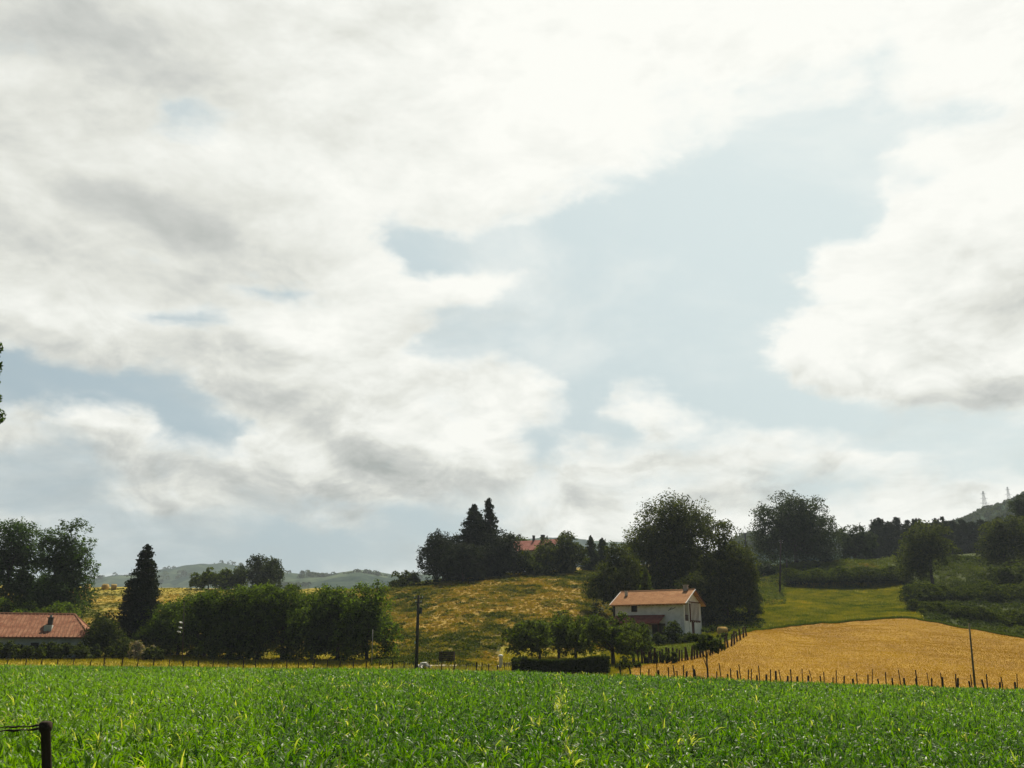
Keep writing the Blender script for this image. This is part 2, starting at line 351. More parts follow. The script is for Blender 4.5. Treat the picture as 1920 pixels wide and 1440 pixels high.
dark = surf('dark_interior', (0.012, 0.011, 0.010), (0.022, 0.020, 0.018), 5, bump=0)
trackm = surf('track_gravel', (0.26, 0.22, 0.14), (0.46, 0.40, 0.28), 0.8)
tile_side = surf('tile_edge', (0.36, 0.16, 0.09), (0.52, 0.26, 0.15), 3)
def tilemat(name, c1, c2, c3):
    m, nt, out = newmat(name); N, L = nt.nodes, nt.links
    b = N.new('ShaderNodeBsdfPrincipled'); L.new(b.outputs[0], out.inputs[0]); b.inputs['Roughness'].default_value = 0.85; b.inputs['Specular IOR Level'].default_value = 0.08
    tc = N.new('ShaderNodeTexCoord')
    br = N.new('ShaderNodeTexBrick'); br.inputs['Scale'].default_value = 1.0
    br.inputs['Brick Width'].default_value = 0.26; br.inputs['Row Height'].default_value = 0.36; br.inputs['Mortar Size'].default_value = 0.03
    br.inputs['Color1'].default_value = (*c1, 1); br.inputs['Color2'].default_value = (*c2, 1); br.inputs['Mortar'].default_value = tuple(c * .35 for c in c1) + (1,)
    L.new(tc.outputs['UV'], br.inputs['Vector'])
    n = N.new('ShaderNodeTexNoise'); n.inputs['Scale'].default_value = 0.9; n.inputs['Detail'].default_value = 9; n.inputs['Roughness'].default_value = .7
    L.new(tc.outputs['UV'], n.inputs['Vector'])
    cr = N.new('ShaderNodeValToRGB'); e = cr.color_ramp.elements; e[0].position = .38; e[0].color = (0, 0, 0, 1); e[1].position = .62; e[1].color = (.85, .85, .85, 1)
    L.new(n.outputs['Fac'], cr.inputs[0])
    mx = N.new('ShaderNodeMix'); mx.data_type = 'RGBA'; L.new(cr.outputs[0], mx.inputs[0]); L.new(br.outputs['Color'], mx.inputs[6]); mx.inputs[7].default_value = (*c3, 1)
    L.new(mx.outputs[2], b.inputs['Base Color'])
    bp = N.new('ShaderNodeBump'); bp.inputs['Strength'].default_value = .6; bp.inputs['Distance'].default_value = .04; L.new(br.outputs['Fac'], bp.inputs['Height']); bp.invert = True
    L.new(bp.outputs[0], b.inputs['Normal']); return m
tiles = tilemat('clay_roof_tiles', (0.50, 0.21, 0.075), (0.30, 0.11, 0.045), (0.66, 0.38, 0.18))
tiles_old = tilemat('old_red_tiles', (0.26, 0.07, 0.045), (0.19, 0.05, 0.035), (0.30, 0.11, 0.07))
tiles_barn = tilemat('barn_roof_tiles', (0.31, 0.115, 0.06), (0.20, 0.075, 0.045), (0.40, 0.21, 0.12))

def groundmat():
    m, nt, out = newmat('ground_cover'); N, L = nt.nodes, nt.links
    b = N.new('ShaderNodeBsdfPrincipled'); L.new(b.outputs[0], out.inputs[0]); b.inputs['Roughness'].default_value = 0.95; b.inputs['Specular IOR Level'].default_value = 0.1
    at = N.new('ShaderNodeAttribute'); at.attribute_name = 'Col'
    tc = N.new('ShaderNodeTexCoord')
    n = N.new('ShaderNodeTexNoise'); n.inputs['Scale'].default_value = 1.6; n.inputs['Detail'].default_value = 8; n.inputs['Roughness'].default_value = .7
    L.new(tc.outputs['Object'], n.inputs['Vector'])
    mr = N.new('ShaderNodeMapRange'); L.new(n.outputs['Fac'], mr.inputs[0]); mr.inputs[1].default_value = .3; mr.inputs[2].default_value = .7; mr.inputs[3].default_value = .5; mr.inputs[4].default_value = 1.45
    mx = N.new('ShaderNodeVectorMath'); mx.operation = 'SCALE'; L.new(at.outputs['Color'], mx.inputs[0]); L.new(mr.outputs[0], mx.inputs['Scale'])
    L.new(mx.outputs[0], b.inputs['Base Color'])
    bp = N.new('ShaderNodeBump'); bp.inputs['Strength'].default_value = .7; bp.inputs['Distance'].default_value = .25; L.new(n.outputs['Fac'], bp.inputs['Height']); L.new(bp.outputs[0], b.inputs['Normal'])
    return m
gmat = groundmat()

# ------------------------------------------------------------------ mesh helpers
def mesh_np(name, V, Fq, mats, parent=None, tint=None, colr=None, smooth=False, uv=None):
    me = bpy.data.meshes.new(name)
    V = np.asarray(V, np.float32); Fq = np.asarray(Fq, np.int32); k = Fq.shape[1]
    me.vertices.add(len(V)); me.vertices.foreach_set('co', V.ravel())
    me.loops.add(Fq.size); me.loops.foreach_set('vertex_index', Fq.ravel())
    me.polygons.add(len(Fq)); me.polygons.foreach_set('loop_start', np.arange(0, Fq.size, k, dtype=np.int32))
    me.polygons.foreach_set('loop_total', np.full(len(Fq), k, np.int32))
    if smooth: me.polygons.foreach_set('use_smooth', np.ones(len(Fq), bool))
    if tint is not None:
        a = me.attributes.new('tint', 'FLOAT', 'POINT'); a.data.foreach_set('value', np.asarray(tint, np.float32))
    if colr is not None:
        a = me.attributes.new('Col', 'FLOAT_COLOR', 'POINT')
        c = np.ones((len(V), 4), np.float32); c[:, :3] = colr; a.data.foreach_set('color', c.ravel())
    me.update(calc_edges=True); me.validate()
    me.materials.append(mats)
    o = bpy.data.objects.new(name, me); col.objects.link(o)
    if parent is not None: o.parent = parent
    return o
class MB:
    def __init__(s): s.v = []; s.f = []; s.uv = []
    def quad(s, a, b, c, d, uv=None):
        i = len(s.v); s.v += [tuple(a), tuple(b), tuple(c), tuple(d)]; s.f.append((i, i + 1, i + 2, i + 3)); s.uv.append(uv)
    def tri(s, a, b, c, uv=None):
        i = len(s.v); s.v += [tuple(a), tuple(b), tuple(c)]; s.f.append((i, i + 1, i + 2)); s.uv.append(uv)
    def box(s, x0, x1, y0, y1, z0, z1, M=None):
        P = [Vector((x, y, z)) for z in (z0, z1) for y in (y0, y1) for x in (x0, x1)]
        if M is not None: P = [M @ p for p in P]
        i = len(s.v); s.v += [tuple(p) for p in P]
        for q in ((0, 2, 3, 1), (4, 5, 7, 6), (0, 1, 5, 4), (2, 6, 7, 3), (0, 4, 6, 2), (1, 3, 7, 5)):
            s.f.append(tuple(i + k for k in q)); s.uv.append(None)
    def tube(s, pts, rad, n=7, cap=True):
        pts = [Vector(p) for p in pts]; rings = []
        for k, p in enumerate(pts):
            d = (pts[min(k + 1, len(pts) - 1)] - pts[max(k - 1, 0)]).normalized()
            a = d.orthogonal().normalized() if abs(d.z) < .9 else Vector((1, 0, 0)).cross(d).normalized(); b = d.cross(a)
            i = len(s.v)
            for q in range(n):
                t = 2 * math.pi * q / n; s.v.append(tuple(p + (a * math.cos(t) + b * math.sin(t)) * rad[k]))
            rings.append(i)
        for k in range(len(rings) - 1):
            for q in range(n):
                r = (q + 1) % n; s.f.append((rings[k] + q, rings[k] + r, rings[k + 1] + r, rings[k + 1] + q)); s.uv.append(None)
        if cap:
            s.f.append(tuple(rings[0] + q for q in reversed(range(n)))); s.f.append(tuple(rings[-1] + q for q in range(n))); s.uv += [None, None]
    def build(s, name, mat, parent=None, smooth=False):
        me = bpy.data.meshes.new(name); me.from_pydata(s.v, [], s.f)
        if any(u is not None for u in s.uv):
            ul = me.uv_layers.new(name='UVMap')
            for p, u in zip(me.polygons, s.uv):
                if u is None: continue
                for li, c in zip(p.loop_indices, u): ul.data[li].uv = c
        me.materials.append(mat); me.update()
        if smooth: me.polygons.foreach_set('use_smooth', [True] * len(me.polygons))
        o = bpy.data.objects.new(name, me); col.objects.link(o)
        if parent is not None: o.parent = parent
        return o
def unit(a): return a / np.maximum(np.linalg.norm(a, axis=-1, keepdims=True), 1e-9)
def leaves(name, C, size, tint, mat, parent=None, bias=(0, 0, 0.3), aspect=0.5, r=None):
    """one small diamond leaf per centre"""
    r = r or rng
    n = len(C); nrm = unit(r.normal(size=(n, 3)) + np.array(bias)); t = unit(np.cross(nrm, r.normal(size=(n, 3)))); b = np.cross(nrm, t)
    s = np.asarray(size).reshape(-1, 1) * np.ones((n, 1))
    V = np.empty((n, 4, 3)); V[:, 0] = C - t * s; V[:, 1] = C + b * s * aspect; V[:, 2] = C + t * s; V[:, 3] = C - b * s * aspect
    Fq = np.arange(n * 4).reshape(n, 4)
    return mesh_np(name, V.reshape(-1, 3), Fq, mat, parent, tint=np.repeat(np.clip(tint, 0, 1), 4))

# ------------------------------------------------------------------ trees
def sph(r, n): return unit(r.normal(size=(n, 3)))
def crown_round(r, w, d, z0, z1, n, lumps=18, flat=1.0, airy=0.0, cl=40, top=0.0):
    a, b, h = w / 2, d / 2, (z1 - z0) / 2; c = np.array([0, 0, (z0 + z1) / 2])
    dirs = sph(r, lumps * 3); dirs = dirs[dirs[:, 2] > -0.75][:lumps]
    rad = np.array([a, b, h])
    m = min(a, h)
    rr = m * r.uniform(0.30, 0.50, len(dirs)) 
    cen = c + dirs * np.maximum(rad - rr[:, None] * 0.92, rad * 0.3) * r.uniform(0.86, 1.03, (len(dirs), 1))
    if top: cen[:, 2] += top * (1 - (cen[:, 0] / a) ** 2) * 0.0
    cen = np.vstack([cen, c + np.array([0, 0, -h * .1])]); rr = np.append(rr, m * 0.62)
    P = []; T = []; O = []
    wts = rr ** 2 / np.sum(rr ** 2)
    for k in range(len(cen)):
        nk = int(n * wts[k])
        kc = max(6, int(cl * (0.6 + rr[k] / m)))
        q = sph(r, kc); q[:, 2] = np.where(q[:, 2] < -0.5, -q[:, 2], q[:, 2])
        cc = cen[k] + q * rr[k] * r.uniform(0.62, 1.0, (kc, 1)) * np.array([1, 1, flat])
        idx = r.integers(0, kc, nk)
        g = unit(r.normal(size=(nk, 3))) * (r.random((nk, 1)) ** .45) * rr[k] * (0.30 + 0.05 * airy)
        p = cc[idx] + g * np.array([1, 1, 0.75])
        ct = r.uniform(0.1, 0.75, kc)
        P.append(p); T.append(ct[idx] + r.normal(size=nk) * 0.16); O.append(unit(p - cen[k]) * .8 + unit(p - c) * .5)
    # outermost sprays beyond the outline
    return np.vstack(P), np.concatenate(T), cen, np.vstack(O)
def crown_cone(r, w, z0, z1, n, power=0.85, whorls=22, droop=0.15, ragged=0.18, airy=False, belly=0.0):
    P = []; T = []; hh = z1 - z0
    ts = (np.arange(whorls) + r.uniform(-.3, .3, whorls)) / whorls; ts = np.clip(ts, 0, 0.985)
    Rr = w / 2 * (1 - ts) ** power * (1 - belly * np.exp(-(ts / 0.12) ** 2) * 0.35)
    wt = (Rr + w * 0.02) ** 1.25; wt = wt / wt.sum()
    for t, R_, q in zip(ts, Rr, wt):
        nb = 5 if airy else max(6, int(9 * R_ / (w / 2) + 5)); az = r.uniform(0, 2 * math.pi, nb); ln = R_ * r.uniform(1 - ragged * 2, 1 + ragged, nb) + 0.1
        nk = max(8, int(n * q)); bi = r.integers(0, nb, nk); u = r.uniform(0, 1, nk) ** 0.6
        L_ = ln[bi] * u; wd = (0.10 + 0.16 * (1 - u)) * ln[bi] + 0.05
        a = az[bi]; x = np.cos(a) * L_ + r.normal(size=nk) * wd; y = np.sin(a) * L_ + r.normal(size=nk) * wd
        z = z0 + t * hh + (0.5 - droop * 3 * u) * ln[bi] * 0.35 + r.normal(size=nk) * (hh / whorls * 0.33)
        P.append(np.stack([x, y, np.minimum(z, z1 + .2)], 1)); T.append(r.uniform(0.2, 0.7, nb)[bi] + r.normal(size=nk) * .15)
    nk = max(10, n // 60); P.append(np.stack([r.normal(size=nk) * w * .012, r.normal(size=nk) * w * .012, z1 - r.uniform(0, .12, nk) * hh], 1)); T.append(r.uniform(.2, .6, nk))
    return np.vstack(P), np.concatenate(T)
def trunk_mesh(r, h, rad, cen, top, parent, lean=0.0, limbs=6, fork=None):
    mb = MB(); k = 7
    pts = [Vector((lean * (t ** 1.3) * top + math.sin(t * 5 + rad * 9) * rad * .5 * t, math.cos(t * 4) * rad * .4 * t, -0.25 + t * (top + .25))) for t in [i / (k - 1) for i in range(k)]]
    mb.tube(pts, [rad * 1.25 * (1 - .72 * (i / (k - 1))) for i in range(k)])
    if cen is not None and len(cen):
        sel = r.choice(len(cen), min(limbs, len(cen)), replace=False)
        for i in sel:
            c = Vector(cen[i]); t0 = r.uniform(.35, .75) if fork is None else fork
            p0 = pts[0].lerp(pts[-1], t0); mid = p0.lerp(c, .5) + Vector((0, 0, -.06 * top))
            mb.tube([p0, mid, c], [rad * .5, rad * .33, rad * .1], 5)
    return mb.build('trunk', bark, parent, True)
TREES = 0
def tree(name, label, px, Y, w, py_top, py_bot, kind='round', mat=None, cat='tree', dens=1.0, leaf=None, group=None, depth=1.0,
         trunk_r=None, seed=None, lean=0.0, lumps=18, power=.85, fork=None, whorls=22, ragged=.18, flat=1.0, ypos=None, belly=0.0, bias=(0, 0, .3), limbs=6, only_crown=False, basepx=None, box=0.0):
    global TREES; TREES += 1
    r = np.random.default_rng(seed if seed is not None else 100 + TREES)
    g0 = ground(basepx if basepx is not None else px, Y) if basepx is not None else None
    bx = g0.x if g0 is not None else pix(px, (py_top + (py_bot or py_top + 60)) / 2, Y).x; zb = Hs(bx, Y)
    sc_ = Y / F / CT                        # metres per photo pixel
    W = w * sc_; z1 = zpix(py_top, Y) - zb; z0 = max(0.0, zpix(py_bot, Y) - zb) if py_bot is not None else 0.1
    cx = pix(px, (py_top + (py_bot or py_top + 60)) / 2, Y).x - bx
    if z1 - z0 < 0.35 * min(W, 3): print('LOW', label, round(z1, 2), round(z0, 2), round(W, 2)); z1 = z0 + 0.35 * min(W, 3)
    t = thing(name, label, cat, (bx, Y, zb), 0, group)
    leaf = leaf or 0.00105 * Y + 0.045
    area = W * (z1 - z0) * 0.8
    n = int(min(60000, dens * 7.5 * area / (leaf * leaf)))
    cen = None
    if kind == 'round':
        P, T, cen, O = crown_round(r, W, W * depth, z0, z1, n, lumps=lumps, flat=flat)
        cen = cen + np.array([cx, 0, 0])
    else:
        P, T = crown_cone(r, W, z0, z1, n, power=power, whorls=whorls, ragged=ragged, airy=(kind == 'spire'), belly=belly)
    if kind == 'round':                      # let the foliage fill the outline it has in life
        lo_, hi_ = np.percentile(P, [1.0, 99.0], axis=0); tl = np.array([-W / 2, -W * depth / 2, z0]); th_ = np.array([W / 2, W * depth / 2, z1])
        P = tl + (P - lo_) / (hi_ - lo_) * (th_ - tl)
        cen = tl + (cen - np.array([cx, 0, 0]) - lo_) / (hi_ - lo_) * (th_ - tl) + np.array([cx, 0, 0])
        k = np.abs(P[:, 0]) < W * .62; P = P[k]; T = T[k]; O = O[k]
        if box:                              # squarer, fuller crown
            u = P[:, 0] / (W / 2); v = (P[:, 2] - (z0 + z1) / 2) / ((z1 - z0) / 2)
            g = (1 + box * np.minimum(np.abs(u), np.abs(v)) / np.maximum(np.maximum(np.abs(u), np.abs(v)), .2)); P[:, 0] *= g; P[:, 2] = (z0 + z1) / 2 + v * g * (z1 - z0) / 2
    S = leaf * r.uniform(.7, 1.3, len(P)); B = np.array(bias) * np.ones((len(P), 1))
    if kind == 'round':
        B = B + O; kf = int(len(P) * .10 * min(1.0, dens)); j = r.integers(0, len(P), kf); m_ = np.array([0, 0, (z0 + z1) / 2])
        P = np.vstack([P, m_ + (P[j] - m_) * r.uniform(.25, .8, (kf, 1))]); T = np.append(T, T[j]); S = np.append(S, S[j] * 2.0); B = np.vstack([B, B[j]])
    P = P + np.array([cx, 0, 0]); k = P[:, 2] > 0.05; P = P[k]; T = T[k]; S = S[k]; B = B[k]
    lo = leaves('foliage' if cat in ('bush', 'hedge', 'shrub') else 'crown', P, S, T, mat or oakm, t, bias=B, r=r)
    if not only_crown:
        tr = trunk_r or max(0.08, 0.028 * z1)
        top = z1 * .93 if kind != 'round' else (z0 + (z1 - z0) * .6)
        if kind != 'round': cenl = None
        else: cenl = cen
        trunk_mesh(r, z1, tr, cenl, top, t, lean, limbs, fork)
    return t


# ------------------------------------------------------------------ ground sheet
GREEN = np.array([.085, .115, .014]); STRIP = np.array([.32, .25, .03]); ORANGE = np.array([.28, .185, .032]); OLIVE = np.array([.06, .068, .011])
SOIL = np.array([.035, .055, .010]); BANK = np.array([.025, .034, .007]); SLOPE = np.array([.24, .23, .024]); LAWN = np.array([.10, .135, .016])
def sstep(a, b, v):
    t = np.clip((v - a) / (b - a), 0, 1); return t * t * (3 - 2 * t)
def hill_tint(x, y):
    """0 = green patches, 1 = rusty bracken"""
    n = vnoise(x, y * 0.8, 0.10, 21, 5); n2 = vnoise(x, y, 0.55, 23, 3)
    return np.clip((n - 0.5) * 3.0 + (n2 - .5) * 2.2 + 0.55, 0, 1)
def ground_colour(x, y):
    z = H(x, y, False); px, py = proj(x, np.maximum(y, 5), z)
    c = np.zeros(x.shape + (3,)); c[:] = SOIL
    t = hill_tint(x, y)[..., None]
    hill = OLIVE * (1 - t) + ORANGE * t
    ye = edge_y(px)
    out = (y > ye + .2)[..., None]
    left = px < 745
    strip = (left & (y < 137))[..., None]
    c = np.where(out, hill, c)
    c = np.where(out & strip, STRIP * (0.75 + 0.5 * t), c)
    farleft = (left & (y >= 137))[..., None]
    k = sstep(238, 252, y)[..., None]
    c = np.where(out & farleft, (hill * .9 + STRIP * .3) * (1 - k) + STRIP * 1.0 * k, c)
    lawn = (out[..., 0] & (px > 1130) & (px < 1420) & (y < 158))[..., None]
    c = np.where(lawn, LAWN * (.8 + .5 * t) + STRIP * .25 * (y < 128)[..., None], c)
    orch = (out[..., 0] & (px > 940) & (px <= 1130) & (y < 134))[..., None]
    c = np.where(orch, STRIP * .75 + LAWN * .3, c)
    slope = (out[..., 0] & (px > 1330) & (y > 143) & (px < 1735 - (y - 170) * .6) & (y < 232))[..., None]
    c = np.where(slope, SLOPE * (.6 + .6 * t), c)
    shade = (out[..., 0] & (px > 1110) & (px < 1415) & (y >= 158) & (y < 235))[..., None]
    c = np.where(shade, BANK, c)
    bank = (out[..., 0] & (px > 1420) & ((y >= 226) | (px > 1735 - (y - 170) * .6)) & (y > 147))[..., None]
    c = np.where(bank, BANK * (1 + .6 * t) + OLIVE * .3, c)
    hilltop = (out[..., 0] & (y > 330))[..., None]
    c = np.where(hilltop, np.array([.06, .085, .03]), c)
    return c
def build_ground():
    s = np.concatenate([np.linspace(-3, -.85, 20)[:-1], np.arange(-.85, .85, .0034), np.linspace(.85, 3, 20)])
    Y = np.concatenate([np.linspace(-58, 8, 20)[:-1], np.arange(8, 80, 2.0), np.arange(80, 262, .6), np.arange(262, 420, 3), np.geomspace(420, 9000, 26)])
    S, YY = np.meshgrid(s, Y); OFF = 20 * np.clip(1 - YY / 60, 0, 1) + 60 * np.clip(-YY / 58, 0, 1)
    X = S * (np.maximum(YY, 0) + OFF)
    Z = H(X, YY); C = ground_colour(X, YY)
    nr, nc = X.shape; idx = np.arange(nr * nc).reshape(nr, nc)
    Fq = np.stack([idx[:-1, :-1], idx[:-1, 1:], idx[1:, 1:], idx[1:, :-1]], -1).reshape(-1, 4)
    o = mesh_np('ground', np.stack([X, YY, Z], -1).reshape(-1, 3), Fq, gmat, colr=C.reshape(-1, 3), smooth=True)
    tag(o, kind='structure')
build_ground()

def loft(name, bottom, top, n_u, n_t, mat, lift):
    """sheet lying on the ground between two border lines given as lists of (px, py)"""
    bx = np.array([p[0] for p in bottom], float); tx = np.array([p[0] for p in top], float)
    u = np.linspace(0, 1, n_u); V = np.zeros((n_u, n_t, 3))
    for i, a in enumerate(u):
        b = atpx(np.interp(a, np.linspace(0, 1, len(bx)), bx), np.interp(a, np.linspace(0, 1, len(bx)), [p[1] for p in bottom]))
        t = atpx(np.interp(a, np.linspace(0, 1, len(tx)), tx), np.interp(a, np.linspace(0, 1, len(tx)), [p[1] for p in top]))
        w = np.linspace(0, 1, n_t)
        V[i, :, 0] = b.x * (1 - w) + t.x * w; V[i, :, 1] = b.y * (1 - w) + t.y * w
    k = np.array([1, 2, 3, 2, 1.]) / 9
    for q in (0, 1):
        for _ in range(3): V[:, :, q] = np.apply_along_axis(lambda a: np.convolve(np.pad(a, 2, 'reflect', reflect_type='odd'), k, 'valid'), 0, V[:, :, q])
    V[:, :, 2] = H(V[:, :, 0], V[:, :, 1]) + lift
    idx = np.arange(n_u * n_t).reshape(n_u, n_t)
    Fq = np.stack([idx[:-1, :-1], idx[1:, :-1], idx[1:, 1:], idx[:-1, 1:]], -1).reshape(-1, 4)
    o = mesh_np(name, V.reshape(-1, 3), Fq, mat, smooth=True); tag(o, kind='structure'); return o, V
def stubblemat():
    m, nt, out = newmat('stubble'); N, L = nt.nodes, nt.links
    b = N.new('ShaderNodeBsdfPrincipled'); L.new(b.outputs[0], out.inputs[0]); b.inputs['Roughness'].default_value = 0.9; b.inputs['Specular IOR Level'].default_value = 0.15
    tc = N.new('ShaderNodeTexCoord')
    def nz(scale, st, det=6, rot=0):
        mp = N.new('ShaderNodeMapping'); mp.inputs['Scale'].default_value = st; mp.inputs['Rotation'].default_value = (0, 0, rot); L.new(tc.outputs['Object'], mp.inputs[0])
        n = N.new('ShaderNodeTexNoise'); n.inputs['Scale'].default_value = scale; n.inputs['Detail'].default_value = det; n.inputs['Roughness'].default_value = .7; L.new(mp.outputs[0], n.inputs['Vector']); return n.outputs['Fac']
    a = nz(2.2, (1, 1, 1), 8); c = nz(0.16, (1.0, .35, 1), 4); d = nz(.9, (.12, 1, 1), 3, .18)
    s1 = N.new('ShaderNodeMath'); s1.operation = 'MULTIPLY_ADD'; L.new(a, s1.inputs[0]); s1.inputs[1].default_value = 1.5; s1.inputs[2].default_value = -.65
    s2 = N.new('ShaderNodeMath'); s2.operation = 'MULTIPLY_ADD'; L.new(c, s2.inputs[0]); s2.inputs[1].default_value = .75; L.new(s1.outputs[0], s2.inputs[2])
    s3 = N.new('ShaderNodeMath'); s3.operation = 'MULTIPLY_ADD'; L.new(d, s3.inputs[0]); s3.inputs[1].default_value = .38; L.new(s2.outputs[0], s3.inputs[2])
    cr = N.new('ShaderNodeValToRGB'); e = cr.color_ramp.elements
    e[0].position = .34; e[0].color = (.13, .060, .006, 1); e[1].position = .95; e[1].color = (.40, .24, .022, 1)
    q = e.new(.6); q.color = (.28, .15, .011, 1)
    L.new(s3.outputs[0], cr.inputs[0]); L.new(cr.outputs[0], b.inputs['Base Color'])
    bp = N.new('ShaderNodeBump'); bp.inputs['Strength'].default_value = .8; bp.inputs['Distance'].default_value = .12; L.new(a, bp.inputs['Height']); L.new(bp.outputs[0], b.inputs['Normal'])
    return m
stub_o, SV = loft('stubble_field', [(1150, 1264), (1250, 1271), (1350, 1277), (1500, 1285), (1700, 1293), (1920, 1300), (2250, 1310)],
     [(1185, 1252), (1300, 1232), (1400, 1186), (1500, 1174), (1700, 1159), (1920, 1199), (2250, 1210)], 160, 120, stubblemat(), .06)
loft('track', [(780, 1250), (900, 1251), (966, 1250)], [(780, 1247), (900, 1245), (966, 1243)], 30, 6, trackm, .05)

# ------------------------------------------------------------------ far hills
def hillmat(name, a, b, c):
    m, nt, out = newmat(name); N, L = nt.nodes, nt.links
    p = N.new('ShaderNodeBsdfPrincipled'); L.new(p.outputs[0], out.inputs[0]); p.inputs['Roughness'].default_value = 1; p.inputs['Specular IOR Level'].default_value = 0
    tc = N.new('ShaderNodeTexCoord')
    v = N.new('ShaderNodeTexVoronoi'); v.inputs['Scale'].default_value = .0075; L.new(tc.outputs['Object'], v.inputs['Vector'])
    n = N.new('ShaderNodeTexNoise'); n.inputs['Scale'].default_value = .03; n.inputs['Detail'].default_value = 9; n.inputs['Roughness'].default_value = .7; L.new(tc.outputs['Object'], n.inputs['Vector'])
    sp = N.new('ShaderNodeSeparateColor'); L.new(v.outputs['Color'], sp.inputs[0])
    ad = N.new('ShaderNodeMath'); ad.operation = 'MULTIPLY_ADD'; L.new(n.outputs['Fac'], ad.inputs[0]); ad.inputs[1].default_value = 1.1
    m2 = N.new('ShaderNodeMath'); m2.operation = 'MULTIPLY_ADD'; L.new(sp.outputs[0], m2.inputs[0]); m2.inputs[1].default_value = .35; m2.inputs[2].default_value = -.22; L.new(m2.outputs[0], ad.inputs[2])
    cr = N.new('ShaderNodeValToRGB'); e = cr.color_ramp.elements; e[0].position = .3; e[0].color = (*a, 1); e[1].position = .8; e[1].color = (*c, 1); q = e.new(.52); q.color = (*b, 1)
    L.new(ad.outputs[0], cr.inputs[0]); L.new(cr.outputs[0], p.inputs['Base Color']); return m
hm = hillmat('hill_pasture_and_wood', (.018, .036, .028), (.045, .070, .045), (.12, .15, .085))  # blue of the distant haze mixed into the hill greens
def ridge(name, pts, Y, depth, seed, wood=0):
    px = np.linspace(pts[0][0], pts[-1][0], 220); py = np.interp(px, [p[0] for p in pts], [p[1] for p in pts])
    zt = np.array([zpix(b, Y) for b in py]); xt = np.array([spx(a, 1080) * Y for a in px])
    ts = np.concatenate([np.linspace(0, 1, 30), np.linspace(1, 2, 14)[1:]])
    V = np.zeros((len(ts), len(px), 3))
    for k, t in enumerate(ts):
        prof = math.sin(min(t, 1) * math.pi / 2) ** 1.1 if t <= 1 else math.cos((t - 1) * math.pi / 2)
        V[k, :, 0] = xt * (1 + (t - 1) * depth / Y); V[k, :, 1] = Y + (t - 1) * depth
        V[k, :, 2] = zt * prof - 3 * (prof < .02)
    a = np.minimum(1, V[:, :, 2] / 20).clip(0)
    V[:, :, 2] += (vnoise(V[:, :, 0], V[:, :, 1], 6 / depth, seed, 4) - .55) * depth * .05 * a * (np.abs(ts - 1) > .02)[:, None]
    idx = np.arange(V.shape[0] * V.shape[1]).reshape(V.shape[:2])
    Fq = np.stack([idx[:-1, :-1], idx[:-1, 1:], idx[1:, 1:], idx[1:, :-1]], -1).reshape(-1, 4)
    tag(mesh_np(name, V.reshape(-1, 3), Fq, hm, smooth=True), kind='structure')
    return V, ts
r1 = ridge('hills', [(-300, 1092), (60, 1090), (180, 1087), (250, 1080), (300, 1068), (370, 1062), (430, 1066), (520, 1082), (600, 1100), (720, 1130)], 2300, 900, 41)
r2 = ridge('hills', [(380, 1110), (480, 1088), (540, 1081), (620, 1078), (675, 1073), (720, 1080), (800, 1083), (900, 1095), (1050, 1110)], 1700, 700, 42)
r3 = ridge('hills', [(1200, 1110), (1330, 1060), (1390, 1025), (1430, 1015), (1500, 1014), (1620, 1012), (1720, 1012), (1790, 994), (1840, 980), (1880, 964), (1920, 948), (2000, 918), (2200, 870), (2600, 860)], 900, 420, 43)
r4 = ridge('hills', [(-700, 1010), (-400, 1030), (-150, 1060), (60, 1100), (150, 1130)], 1300, 500, 44)
r5 = ridge('hills', [(900, 1020), (1010, 1012), (1060, 1010), (1200, 1030), (1300, 1080)], 2600, 900, 45)
def wood_on(rv, n, size, seed, label, lo, hi, dens=.5, mind=.45):
    V, ts = rv; r = np.random.default_rng(seed)
    a = r.uniform(0, V.shape[1] - 1.01, n); k = r.uniform(lo, hi, n) * 29
    i = k.astype(int); j = a.astype(int); fi = (k - i)[:, None]; fj = (a - j)[:, None]
    P = (V[i, j] * (1 - fi) + V[np.minimum(i + 1, len(ts) - 1), j] * fi) * (1 - fj) + (V[i, j + 1] * (1 - fi) + V[np.minimum(i + 1, len(ts) - 1), j + 1] * fi) * fj
    keep = (vnoise(P[:, 0], P[:, 1], .012, seed, 3) > mind) | (k > 28.3) & (r.random(n) < .3); P = P[keep]; n = len(P)
    m_ = 26; off = unit(r.normal(size=(n, m_, 3))) * size * np.array([.8, .8, .75]) * r.uniform(.6, 1.1, (n, 1, 1)); off[:, :, 2] = np.abs(off[:, :, 2]) * 1.3
    C = (P[:, None] + off + np.array([0, 0, size * .2])).reshape(-1, 3)
    o = leaves('distant_wood', C, size * .32, np.repeat(r.uniform(0, 1, n), m_) + r.normal(size=n * m_) * .15, farm, r=r)
    tag(o, label, 'wood', kind='stuff')
wood_on(r3, 5200, 3.6, 71, 'hazy green wood covering the far hill under the pylons', .45, 1.02, mind=.42)
wood_on(r1, 1600, 8.0, 72, 'blue distant wood on the farthest left hill', .3, 1.0, mind=.57)
wood_on(r2, 1600, 5.5, 73, 'pale distant wood and hedges on the low middle hill', .3, 1.0, mind=.6)

